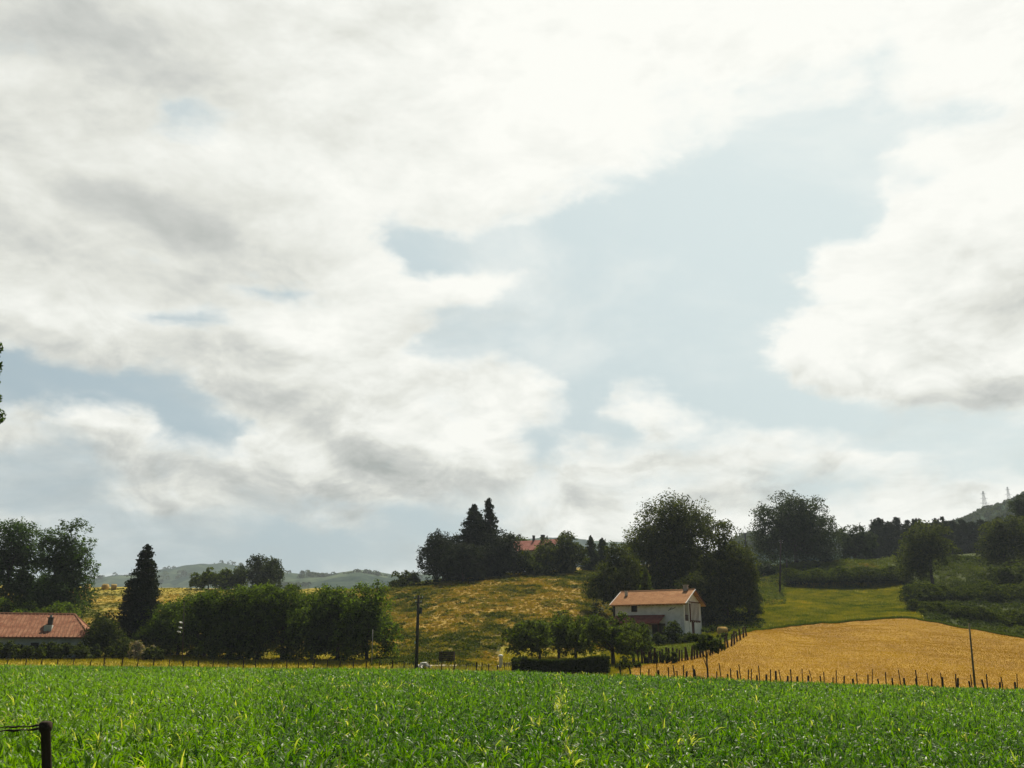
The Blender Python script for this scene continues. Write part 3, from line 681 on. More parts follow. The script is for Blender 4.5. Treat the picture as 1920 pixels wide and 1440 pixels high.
# ------------------------------------------------------------------ crop of young maize
def corn():
    r = np.random.default_rng(11)
    Vs, Fs, Ts = [], [], []; base = 0
    for (y0, y1, dens, nl, seg, wid) in ((9, 34, 17, 9, 3, .023), (34, 62, 14, 8, 2, .027), (62, 123, 9, 6, 2, .038)):
        smax = .70; A = smax * (y1 ** 2 - y0 ** 2); n = int(A * dens)
        y = np.sqrt(r.uniform(y0 ** 2, y1 ** 2, n)); s = r.uniform(-smax, smax, n); x = s * y
        # rows run almost straight away from the camera, slightly to the right
        ca, sa = math.cos(R(3)), math.sin(R(3)); u = x * ca - y * sa; v = x * sa + y * ca
        u = np.round(u / .75) * .75 + r.normal(size=n) * .17; x = u * ca + v * sa; y = -u * sa + v * ca
        px, py = proj(x, np.maximum(y, 9), H(x, y, False) + CROP)
        k = (y < edge_y(px) - .4 + r.normal(size=n) * .35) & ((y > 15.6) | ((y > 14.2) & (np.abs(x) < 40))) ; x, y, px = x[k], y[k], px[k]; n = len(x)
        z = H(x, y, False)
        hgt = CROP * (.78 + .42 * vnoise(x, y, .16, 9, 3)) * r.uniform(.8, 1.13, n) * 1.02
        # dry streak and dry patches
        line = 1045 + (py[k] - 1262) * .2
        dry = np.exp(-((px - line) / (4 + 14 * (1 - y / 110).clip(0))) ** 2) * .26 + .14 * sstep(.66, .8, vnoise(x, y * .5, .3, 19, 3)) * (px < 900) + .014
        isdry = r.random(n) < dry
        hgt = hgt * np.where(isdry, 1.12, 1)
        yel = vnoise(x, y, .05, 33, 3)
        pt = .28 + .45 * (yel - .5) + .16 * (px < 500) + r.normal(size=n) * .10
        az0 = r.uniform(0, 2 * np.pi, n)
        N_ = n * nl; pi_ = np.repeat(np.arange(n), nl); li = np.tile(np.arange(nl), n)
        az = az0[pi_] + li * np.pi + r.normal(size=N_) * .55
        f = (li + .6) / nl; hz = hgt[pi_] * (.08 + .56 * f)
        ln = hgt[pi_] * (.37 + .22 * np.sin(f * 3.0)) * r.uniform(.75, 1.2, N_)
        pitch = R(66) + f * R(16) + r.normal(size=N_) * R(9); drop = R(118) * (1.1 - .5 * f) + r.normal(size=N_) * R(28)
        t = np.linspace(0, 1, seg + 1); P = np.zeros((N_, seg + 1, 3)); P[:, 0] = np.stack([x[pi_], y[pi_], z[pi_] + hz], 1)
        for q in range(seg):
            a = pitch - drop * (t[q] + t[q + 1]) / 2 * .95; st = ln / seg
            P[:, q + 1, 0] = P[:, q, 0] + np.cos(az) * np.cos(a) * st; P[:, q + 1, 1] = P[:, q, 1] + np.sin(az) * np.cos(a) * st; P[:, q + 1, 2] = P[:, q, 2] + np.sin(a) * st
        tw = r.normal(size=N_) * .5
        side = np.stack([-np.sin(az) * np.cos(tw), np.cos(az) * np.cos(tw), np.sin(tw)], 1)
        ws = {3: (.55, 1.0, .75, .08), 2: (.7, 1.0, .12)}[seg]
        W = wid * r.uniform(.8, 1.25, N_)
        V = np.empty((N_, (seg + 1), 2, 3))
        for q in range(seg + 1):
            V[:, q, 0] = P[:, q] - side * (W * ws[q])[:, None]; V[:, q, 1] = P[:, q] + side * (W * ws[q])[:, None]
        b = base + np.arange(N_)[:, None] * (seg + 1) * 2
        Fq = np.concatenate([b + np.array([[q * 2, q * 2 + 1, q * 2 + 3, q * 2 + 2]]) for q in range(seg)], 0)
        ti = np.where(isdry[pi_] & (r.random(N_) < .75), r.uniform(.8, 1.0, N_), np.clip(pt[pi_] + r.normal(size=N_) * .17, 0, .68))
        lone = r.random(N_) < .002; ti = np.where(lone, .92, ti)
        Vs.append(V.reshape(-1, 3)); Fs.append(Fq); Ts.append(np.repeat(ti, (seg + 1) * 2)); base += N_ * (seg + 1) * 2
    o = mesh_np('corn_crop', np.vstack(Vs), np.vstack(Fs), cornm, tint=np.concatenate(Ts), smooth=True)
    tag(o, 'bright green young corn crop filling the whole foreground field', 'crop', kind='stuff')
corn()

# ------------------------------------------------------------------ grass, bracken, brambles
def blades(name, X, Y, hgt, wid, tint, label, cat, r):
    n = len(X); Z = H(X, Y); az = r.uniform(0, 6.283, n); t = np.stack([np.cos(az), np.sin(az), np.zeros(n)], 1)
    B = np.stack([X, Y, Z - .03], 1); top = B + np.stack([r.normal(size=n) * .3 * hgt, r.normal(size=n) * .3 * hgt, hgt], 1)
    wid = np.asarray(wid).reshape(-1, 1) * np.ones((n, 1))
    V = np.stack([B - t * wid, B + t * wid, top + t * wid * .25, top - t * wid * .25], 1)
    o = mesh_np(name, V.reshape(-1, 3), np.arange(4 * n).reshape(n, 4), strawst if name == 'straw_stubble' else grassm, tint=np.repeat(np.clip(tint, 0, 1), 4))
    return tag(o, label, cat, kind='stuff')
def in_stubble(px, y):
    return (px > 1185) & (y < np.interp(px, STX, STY)) & (y > np.interp(px, SBX, SBY))
STX = []; STY = []; SBX = []; SBY = []
for i in range(0, SV.shape[0], 4):
    p, _ = proj(SV[i, -1, 0], SV[i, -1, 1], SV[i, -1, 2]); STX.append(p); STY.append(SV[i, -1, 1])
    p, _ = proj(SV[i, 0, 0], SV[i, 0, 1], SV[i, 0, 2]); SBX.append(p); SBY.append(SV[i, 0, 1])
o_ = np.argsort(STX); STX = np.array(STX)[o_]; STY = np.array(STY)[o_]; o_ = np.argsort(SBX); SBX = np.array(SBX)[o_]; SBY = np.array(SBY)[o_]
def scatter(n, pxr, yr, r):
    y = np.sqrt(r.uniform(yr[0] ** 2, yr[1] ** 2, n)); px = r.uniform(*pxr, n); return spx(px) * y, y, px
def cover():
    r = np.random.default_rng(5)
    # rough yellow grass beyond the crop
    x, y, px = scatter(90000, (-120, 1180), (83, 139), r); k = (y > edge_y(px) + .2) & ((px < 745) | (y < 116) | ((px > 940) & (y < 133)))
    x, y, px = x[k], y[k], px[k]; t = .55 + .4 * (vnoise(x, y, .2, 51, 3) - .3) + r.normal(size=len(x)) * .13
    blades('rough_grass', x, y, r.uniform(.15, .42, len(x)), .045, t, 'dry yellow grass strip behind the wire fence', 'grass', r)
    # green verge in front of the stubble
    x, y, px = scatter(60000, (1150, 2050), (82, 106), r); k = (y > edge_y(px) - .3) & (y < edge_y(px) + 2.3 + r.normal(size=len(px)) * .8)
    x, y, px = x[k], y[k], px[k]
    blades('verge_grass', x, y, r.uniform(.15, .38, len(x)), .04, .2 + r.normal(size=len(x)) * .22, 'low green verge between the corn and the stubble field', 'grass', r)
    # lawn by the house
    x, y, px = scatter(80000, (1130, 1425), (100, 160), r); k = ~in_stubble(px, y + 1) & (y > edge_y(px) + 2) & (y < 156)
    x, y, px = x[k], y[k], px[k]; t = .22 + .30 * (vnoise(x, y, .2, 52, 3) - .4) + .35 * (y < np.interp(px, [1130, 1400], [126, 118])) + r.normal(size=len(x)) * .1
    blades('lawn', x, y, r.uniform(.08, .2, len(x)), .045, t, 'green lawn in front of the white farmhouse', 'lawn', r)
    # green slope above the stubble
    x, y, px = scatter(170000, (1330, 1745), (140, 232), r); k = (y > np.interp(px, STX, STY) + .3) & (px < 1735 - (y - 170) * .6) & (y > 144)
    x, y, px = x[k], y[k], px[k]; t = .42 + .7 * (vnoise(x, y, .07, 53, 4) - .5) + .9 * (vnoise(x, y, .45, 54, 3) - .5) + r.normal(size=len(x)) * .1
    blades('meadow_grass', x, y, r.uniform(.12, .4, len(x)), .06, t, 'yellow green meadow on the slope above the stubble', 'meadow', r)
    x, y, px = scatter(420000, (1180, 2060), (84, 176), r); k = in_stubble(px, y)
    x, y, px = x[k], y[k], px[k]; u = (y - np.interp(px, SBX, SBY)) / (np.interp(px, STX, STY) - np.interp(px, SBX, SBY)); t = .56 + .9 * (vnoise(x, y * .4, .06, 58, 4) - .5) + .3 * (vnoise(x, y, .6, 59, 3) - .5) + r.normal(size=len(x)) * .05 + .05 * np.sin(u * 150) - .22 * np.exp(-((u - .80) / .006) ** 2) - .16 * np.exp(-((u - .52) / .006) ** 2) - .12 * np.exp(-((u - .545) / .005) ** 2) - .25 * sstep(.93, 1.0, u)
    blades('straw_stubble', x, y, r.uniform(.06, .2, len(x)), .05, t, 'short golden straw stubble standing in the mown field', 'stubble', r)
    # grass fringe tinted dark to paint the shadow line at the stubble's upper edge
    px = r.uniform(1380, 2000, 16000); y = np.interp(px, STX, STY) + np.abs(r.normal(size=len(px))) * .5; x = spx(px) * y
    blades('shadow_fringe', x, y, r.uniform(.2, .5, len(x)), .05, .02 + np.abs(r.normal(size=len(x))) * .07, 'grass fringe tinted dark as a shadow line along the upper edge of the stubble', 'grass', r)
    # bracken hillsides: low mounds of fronds
    def mounds(n, pxr, yr, keep, size, m_, mat, name, label, tintf, hfac=.55, leafs=.16, seed=1):
        r = np.random.default_rng(seed); x, y, px = scatter(n, pxr, yr, r); k = keep(px, y, x); x, y, px = x[k], y[k], px[k]; n = len(x)
        s = size * r.uniform(.5, 1.25, n); z = H(x, y)
        t, hm_ = tintf(x, y, px); s = s * hm_
        off = unit(r.normal(size=(n, m_, 3))) * (s[:, None, None]) * r.uniform(.5, 1, (n, m_, 1)); off[:, :, 2] = np.abs(off[:, :, 2]) * hfac
        C = (np.stack([x, y, z], 1)[:, None] + off).reshape(-1, 3)
        T = np.repeat(t + r.normal(size=n) * .06, m_) + r.normal(size=n * m_) * .08
        o = leaves(name, C, np.repeat(leafs * (.6 + .5 * s / size), m_) * r.uniform(.7, 1.3, n * m_), T, mat, bias=(0, 0, .8), r=r)
        return tag(o, label, 'undergrowth', kind='stuff')
    def hilltint(x, y, px):
        t = hill_tint(x, y); return t, 1.25 - .65 * t
    mounds(15000, (700, 1190), (111, 232), lambda px, y, x: (y > edge_y(px) + 7) & ((px < 1110) | (y > 131)) & ~((px > 930) & (y < 134)), .62, 20, brac, 'bracken',
           'rusty and green bracken over the middle hillside', hilltint, seed=61)
    mounds(9000, (-60, 745), (139, 262), lambda px, y, x: (y > 139), .6, 14, brac, 'bracken', 'rusty bracken on the hillside behind the row of plane trees',
           lambda x, y, px: (np.clip(hill_tint(x, y) + .25, 0, 1) * np.where(y > 238, .75, 1), np.where(y > 238, .5, .9)), seed=62)
    mounds(9000, (1330, 2060), (146, 262), lambda px, y, x: ((px > 1735 - (y - 170) * .6) & (y > np.interp(px, STX, STY) + 1.0)) | (y > 229), .95, 22, bram, 'brambles',
           'dark green brambles and ferns covering the right bank', lambda x, y, px: (.16 + .9 * (vnoise(x, y, .09, 55, 4) - .42).clip(0) + .35 * (y > 236) * (px < 1700), 1 + .6 * (vnoise(x, y, .15, 56, 3) - .5)), hfac=.9, leafs=.2, seed=63)
    mounds(2600, (1180, 1440), (158, 240), lambda px, y, x: (px < 1430), .8, 18, bram, 'undergrowth', 'dark undergrowth below the big oaks behind the farmhouse',
           lambda x, y, px: (.12 + 0 * x, 1 + 0 * x), hfac=.7, leafs=.2, seed=64)
    mounds(900, (1395, 1475), (196, 250), lambda px, y, x: (px < 1475), .8, 18, bram, 'undergrowth', 'orange tinged scrub between the oak and the meadow poles',
           lambda x, y, px: (.35 + .5 * vnoise(x, y, .2, 57, 2), 1 + 0 * x), hfac=.8, leafs=.2, seed=65)
    mounds(1500, (620, 800), (112, 122), lambda px, y, x: (y > 113) & (px > 700), .5, 16, bram, 'weeds', 'low green weeds between the plane trees and the tall pole',
           lambda x, y, px: (.2 + 0 * x, 1 + 0 * x), hfac=.7, leafs=.14, seed=66)
cover()

# ------------------------------------------------------------------ left side trees
WOOD = 'trees around the barn'
tree('acacia_tree', 'tall loose crowned tree at the left edge behind the red roofed barn', 22, 160, 112, 981, 1120, mat=tallm, dens=.8, lumps=30, flat=.6, box=.1, bias=(0, 0, 1.1), trunk_r=.3)
tree('acacia_tree', 'tall column shaped tree behind the right end of the barn', 122, 158, 90, 987, 1140, mat=tallm, dens=1.1, lumps=40, flat=.6, box=.18, bias=(0, 0, 1.1), trunk_r=.3)
tree('tree', 'dark low tree filling the gap under the two tall acacias', 60, 163, 120, 1072, 1150, mat=tallm, dens=.9)
tree('bush', 'sunlit green hedge bush above the left part of the barn roof', 30, 148, 110, 1128, None, mat=planem, cat='bush', only_crown=True)
tree('bush', 'sunlit green bush above the right part of the barn roof', 108, 147, 84, 1132, None, mat=planem, cat='bush', only_crown=True)
tree('thuja_tree', 'dark pointed conifer standing alone left of the plane tree row', 267, 140, 80, 1021, 1198, kind='cone', mat=conm, dens=1.5, power=.62, whorls=40, ragged=.07, belly=.5)
tree('bush', 'round dark bush between the barn and the pointed conifer', 199, 133, 74, 1150, None, mat=hedgem, cat='bush', only_crown=True)
tree('bush', 'low spreading bush right of the round barn bush', 228, 131, 42, 1196, None, mat=hedgem, cat='bush', only_crown=True)
for px, w, top, lab in ((14, 60, 1205, 'clipped dark bush before the left end of the barn wall'), (80, 54, 1205, 'dark bush before the middle of the barn wall'),
                   (48, 44, 1212, 'small low bush between two larger ones at the barn'), (120, 50, 1208, 'dark low bush before the right part of the barn wall'),
                   (160, 44, 1206, 'dark bush at the right corner of the barn'), (226, 46, 1207, 'low dark bush left of the pale flowering shrub'),
                   (287, 36, 1213, 'small dark bush overlapping the pale flowering shrub')):
    tree('bush', lab, px, 128 if px != 287 else 125, w, top, None, mat=hedgem, cat='bush', only_crown=True, lumps=10)
tree('flowering_shrub', 'pale round shrub with faded pink flowers beside the conifer', 268, 127, 44, 1203, None, mat=flowm, cat='shrub', only_crown=True, lumps=10)
# the double row of pollarded planes
PL = 'plane trees in the clipped row'
for px, Y, w, top, lab in ((296, 139, 80, 1141, 'small plane tree at the left end of the row, beside the conifer'), (338, 137, 84, 1130, 'plane tree second from the left end of the row'),
        (388, 133, 92, 1115, 'plane tree behind the pole with white discs'), (436, 131, 92, 1108, 'broad plane tree third from left among the tall ones'),
        (487, 130, 92, 1106, 'plane tree in the left half of the tall row, below the two hill trees'), (532, 129, 100, 1107, 'plane tree just right of the middle of the row'),
        (588, 127, 90, 1112, 'plane tree second before the right end of the row'), (636, 126, 84, 1110, 'plane tree next to the last one of the row'),
        (690, 122, 96, 1103, 'largest plane tree at the right end of the row')):
    tree('plane_tree', lab, px, Y, w, top, 1229 if px > 340 else 1222, mat=planem, dens=1.3, group=PL, lumps=26, trunk_r=.22, leaf=.17, seed=px, limbs=8, depth=1.1, box=.25)
for px, Y, w, top, bot, lab in ((392, 256, 60, 1066, 1104, 'low round tree left of the pair on the far left hill'), (436, 260, 52, 1066, 1107, 'low tree between the others on the far left hill'),
        (486, 258, 82, 1046, 1106, 'tallest tree on the far left hill, above the plane row'), (546, 262, 26, 1097, None, 'tiny bush right of the hill trees above the plane row')):
    tree('hill_tree', lab, px, Y, w, top, bot, mat=farm if px > 450 else orchm, dens=1.1)

# ------------------------------------------------------------------ hilltop group in the middle
tree('bush', 'dark bush at the left foot of the hilltop conifers', 758, 212, 52, 1072, None, mat=hedgem, cat='bush', only_crown=True)
tree('evergreen_tree', 'broad dark evergreen on the left flank of the hilltop group', 832, 214, 84, 1002, 1094, mat=conm, dens=1.3, lumps=30, depth=1)
tree('evergreen_tree', 'low dark evergreen in front of the hilltop conifers', 868, 209, 118, 1024, 1098, mat=conm, dens=1.2, lumps=26)
tree('conifer_tree', 'dark pyramid conifer left of the hilltop spire', 889, 217, 100, 946, 1096, kind='cone', mat=conm, dens=1.6, power=.72, whorls=26, ragged=.2)
tree('conifer_tree', 'slim airy spire conifer, the tallest on the hilltop', 917, 219, 56, 934, 1090, kind='spire', mat=conm, dens=1.3, power=.55, whorls=30, ragged=.25)
tree('evergreen_tree', 'round dark evergreen at the right of the hilltop spire', 934, 216, 84, 996, 1094, mat=conm, dens=1.3, lumps=26)
tree('tree', 'light green treetops rising behind the hilltop farmhouse', 967, 262, 66, 1005, 1060, mat=orchm, dens=.9)
tree('shrub', 'dark upright shrub before the hilltop farmhouse wall', 984, 216, 46, 1034, None, mat=hedgem, cat='shrub', only_crown=True)
tree('shrub', 'low dark shrub between the farmhouse shrub and the round tree', 1008, 214, 50, 1052, None, mat=hedgem, cat='shrub', only_crown=True)
tree('oak_tree', 'round oak right of the hilltop farmhouse', 1052, 219, 84, 1003, 1078, mat=oakm, dens=1.15)
tree('tree', 'low tree between the farmhouse and the round hilltop oak', 1014, 222, 44, 1028, 1078, mat=oakm, dens=1.0)
tree('conifer_tree', 'small pointed conifer left of its twin on the hill crest', 1108, 232, 42, 1004, 1080, kind='cone', mat=farm, dens=1.3, whorls=18)
tree('conifer_tree', 'small blunt conifer right of its twin on the hill crest', 1130, 234, 36, 1009, 1080, kind='cone', mat=farm, dens=1.3, whorls=16, power=.5)

# ------------------------------------------------------------------ big trees behind the farmhouse
tree('oak_tree', 'medium dark tree left behind the white farmhouse', 1152, 168, 96, 1024, 1140, mat=oakm, dens=1.2, lumps=26)
tree('young_tree', 'small light green conical tree above the farmhouse roof', 1210, 163, 42, 1063, 1160, kind='cone', mat=orchm, dens=1.0, power=.7, whorls=14)
tree('oak_tree', 'huge oak towering over the white farmhouse', 1258, 186, 160, 943, 1165, mat=oakm, dens=1.15, lumps=44, trunk_r=.6, limbs=12)
tree('oak_tree', 'large oak leaning right of the huge one behind the farmhouse', 1357, 176, 110, 982, 1175, mat=oakm, dens=1.15, lumps=38, trunk_r=.5, limbs=10)
tree('tree', 'low dark tree at the right foot of the large oaks', 1402, 181, 46, 1058, 1155, mat=oakm, dens=1.1)
tree('tree', 'dark low tree in the shade between the two large oaks', 1305, 171, 90, 1080, 1180, mat=oakm, dens=1.1)
tree('tree', 'pale hazy tree in the gap right of the large oaks', 1432, 240, 40, 1050, 1085, mat=farm, dens=1.0)

# ------------------------------------------------------------------ trees on the right ridge
tree('oak_tree', 'large round oak standing alone on the right ridge', 1489, 256, 142, 934, 1064, mat=farm, dens=1.2, lumps=40, limbs=10, leaf=.30)
tree('tree', 'rounded tree right of the lone ridge oak', 1602, 266, 70, 989, 1056, mat=farm, dens=1.1)
tree('oak_tree', 'solitary tree on the bank with the dark shadow below it', 1736, 214, 98, 984, 1080, mat=oakm, dens=1.15, lumps=28, basepx=1750, trunk_r=.35)
tree('oak_tree', 'spreading dark tree near the right edge on the bank', 1893, 222, 110, 975, 1058, mat=oakm, dens=1.15, lumps=28, basepx=1888, trunk_r=.35)
tree('tree', 'tall dark tree at the right edge behind the spreading one', 1918, 262, 64, 934, 1050, mat=farm, dens=1.2, lumps=22)
tree('thicket_bush', 'dark thicket below the spreading tree at the right edge', 1902, 203, 84, 1058, None, mat=hedgem, cat='bush', only_crown=True)
tree('thicket_bush', 'dark thicket at the foot of the solitary bank tree', 1735, 196, 66, 1106, None, mat=hedgem, cat='bush', only_crown=True)
CW = 'conifers of the dark plantation'
cw = ((1650, 971, 46), (1668, 978, 36), (1684, 970, 30), (1704, 976, 32), (1722, 972, 34), (1742, 980, 32), (1757, 972, 30), (1772, 969, 26), (1790, 976, 34), (1808, 975, 36),
      (1826, 978, 34), (1843, 974, 32), (1860, 978, 36), (1878, 970, 34), (1660, 990, 50))
cl = ('broad conifer at the left end of the dark plantation', 'blunt conifer second from the left end of the dark plantation', 'pointed conifer just left of the solitary tree top',
      'plantation conifer showing left above the solitary tree', 'plantation conifer right behind the solitary tree top', 'low plantation conifer right of the solitary tree top',
      'plantation conifer left of the thin spired one', 'thin spired conifer in the middle of the plantation', 'plantation conifer right of the thin spired one',
      'dense conifer in the right half of the plantation', 'plantation conifer below the gap left of the nearer pylon', 'plantation conifer just left under the nearer pylon',
      'plantation conifer under the nearer pylon', 'last plantation conifer before the tree at the right edge', 'short conifer in front of the left end of the plantation')
for (px, top, w), lab in zip(cw, cl):
    tree('plantation_conifer', lab, px, 312 + (px * 7 % 13), w * 1.25, top, 1046, kind='cone', mat=conm, dens=1.5, group=CW, power=.45, whorls=15, ragged=.16, leaf=.34, seed=px)

# ------------------------------------------------------------------ orchard and hedge before the house
OR = 'spreading orchard trees by the hedge'
for bp, px, Y, w, top, bot, lab, ln in ((1012, 988, 116, 82, 1166, 1227, 'leftmost orchard tree, its trunk leaning left over the hedge', -.02), (1048, 1040, 124, 84, 1150, 1224, 'orchard tree with slim trunk, second from the left', 0),
        (1080, 1078, 120, 76, 1158, 1224, 'orchard tree with a short forked trunk in the middle', 0), (1150, 1146, 112, 100, 1154, 1226, 'broad orchard tree with the thick forked trunk', 0),
        (1188, 1190, 118, 50, 1164, 1226, 'small orchard tree beside the farmhouse porch', 0)):
    tree('orchard_tree', lab, px, Y, w, top, bot, mat=orchm, dens=1.15, group=OR, basepx=bp, trunk_r=.24 if w > 90 else .17, flat=.8, lumps=22, fork=.45, leaf=.15)
tree('umbrella_tree', 'flat topped dark tree on a thin trunk at the stubble fence', 1322, 92.5, 58, 1190, 1222, mat=hedgem, dens=1.2, basepx=1328, trunk_r=.095, lumps=12, flat=.7, leaf=.11, limbs=4)
tree('rose_bush', 'tall rambling bush against the right part of the farmhouse front', 1262, 143, 30, 1166, None, mat=hedgem, cat='bush', only_crown=True, dens=.8)
tree('bush', 'dark bush beside the farmhouse porch post', 1238, 141, 28, 1187, None, mat=hedgem, cat='bush', only_crown=True)
tree('bush', 'low bush at the right front corner of the farmhouse', 1287, 141, 30, 1187, None, mat=hedgem, cat='bush', only_crown=True, lumps=10)
tree('bush', 'upright green bush left of the farmhouse porch', 1203, 133, 36, 1170, None, mat=orchm, cat='bush', only_crown=True)
tree('bush', 'low dark bush right behind the farmhouse gable', 1345, 152, 50, 1180, None, mat=hedgem, cat='bush', only_crown=True)
tree('bush', 'small dark bush below the straw bale', 1357, 141, 18, 1201, None, mat=hedgem, cat='bush', only_crown=True, lumps=8)
def hedge(name, label, pts, h, d, n, leaf, mat=hedgem, wild=.18, cat='hedge'):
    r = np.random.default_rng(77); P = []
    gs = [ground(px, Y) for px, Y in pts]
    t = thing(name, label, cat, gs[0])
    for a, b in zip(gs[:-1], gs[1:]):
        k = n // (len(gs) - 1); u = r.uniform(0, 1, k)[:, None]; c = np.array(a) * (1 - u) + np.array(b) * u
        q = r.uniform(-1, 1, (k, 3)); ax = r.integers(0, 3, k); far = r.random(k) < .8
        q[np.arange(k), ax] = np.where(far, np.sign(q[np.arange(k), ax]) * r.uniform(.85, 1.06, k), q[np.arange(k), ax])
        hh = h * (1 - wild * .5 + wild * 1.1 * vnoise(c[:, 0], c[:, 1], .35, 91, 3)); q[:, 1] *= 1 - (.25 + .5 * wild) * (q[:, 2] * .5 + .5) ** 2; hh = hh + wild * .5 * (vnoise(c[:, 0], c[:, 1], 1.3, 92, 2) - .5) * h * .5
        c = c + np.stack([q[:, 0] * .25, q[:, 1] * d / 2, (q[:, 2] * .5 + .5) * hh], 1); P.append(c)
    P = np.vstack(P) - np.array(gs[0]); leaves('foliage', P, leaf * r.uniform(.7, 1.3, len(P)), r.uniform(.05, .6, len(P)), mat, t, r=r)
    return t
hedge('clipped_hedge', 'long clipped dark hedge between the orchard and the corn', ((964, 104), (1000, 104), (1060, 103.5), (1100, 103), (1140, 102.5)), 1.55, 1.6, 30000, .12, wild=.42)
hedge('hedgerow', 'long bushy hedgerow along the top of the green meadow slope', ((1474, 232), (1530, 231), (1590, 231), (1640, 230), (1700, 229)), 2.7, 8, 36000, .26, mat=bram, wild=.9)
hedge('thicket', 'upper band of dark thicket on the right bank', ((1700, 198), (1780, 196), (1860, 194), (1990, 192)), 2.8, 9, 30000, .24, mat=bram, wild=1.0, cat='thicket')
hedge('thicket', 'lower band of dark thicket just above the right end of the stubble', ((1712, 181), (1790, 172), (1860, 164), (1990, 160)), 2.0, 8, 30000, .22, mat=bram, wild=1.0, cat='thicket')
tree('bush', 'rounded left end bush of the clipped hedge', 982, 104, 42, 1231, None, mat=hedgem, cat='bush', only_crown=True, lumps=10)
tree('bush', 'small upright bush rising from the right end of the hedge', 1129, 103, 24, 1228, None, mat=hedgem, cat='bush', only_crown=True, lumps=8)
tree('bush', 'loose low bush right of the hedge before the fence', 1172, 107, 58, 1247, None, mat=hedgem, cat='bush', only_crown=True, lumps=10, dens=.7)

# overhanging tree at the left edge of the view, standing just out of frame
def edge_tree():
    Y = 30.0; r = np.random.default_rng(404); b = ground(-265, Y)
    t = thing('near_tree', 'near tree outside the left edge with leafy twigs hanging into view', 'tree', b)
    tops = []
    for (px, py, rx, rz) in ((-5, 655, .16, .28), (-3, 690, .12, .26), (-16, 745, .34, .22), (-8, 780, .30, .30), (-30, 715, .5, .5), (-90, 590, 1.3, 1.3), (-90, 740, 1.35, 1.2), (-160, 480, 2.2, 2.0), (-220, 660, 2.3, 2.4), (-300, 500, 2.4, 2.4), (-330, 780, 2.4, 1.8), (-420, 640, 2.4, 2.2), (-130, 860, 1.0, .9)):
        p = pix(px, py, Y) - b; tops.append((p, rx, rz))
    P = []; T = []
    for p, rx, rz in tops:
        n = int(900 * rx * (rx + rz)) + 40; q = unit(r.normal(size=(n, 3))) * r.uniform(.3, 1, (n, 1)) ** .6
        P.append(np.array(p) + q * np.array([rx, rx, rz])); T.append(r.uniform(.1, .9, n))
    leaves('crown', np.vstack(P), .065, np.concatenate(T), tallm, t, r=r)
    mb = MB(); h = 9.5; mb.tube([(0, 0, -.3), (.1, 0, 3), (0, .1, 6), (.2, 0, h)], [.34, .27, .2, .08], 9)
    for p, rx, rz in tops: 
        a = Vector((.1, .02, max(2.5, p.z - 2.5))); mb.tube([a, a.lerp(p, .6) + Vector((0, 0, .5)), p], [.08, .045, .012], 5)
    mb.build('trunk', bark, t, True)
edge_tree()

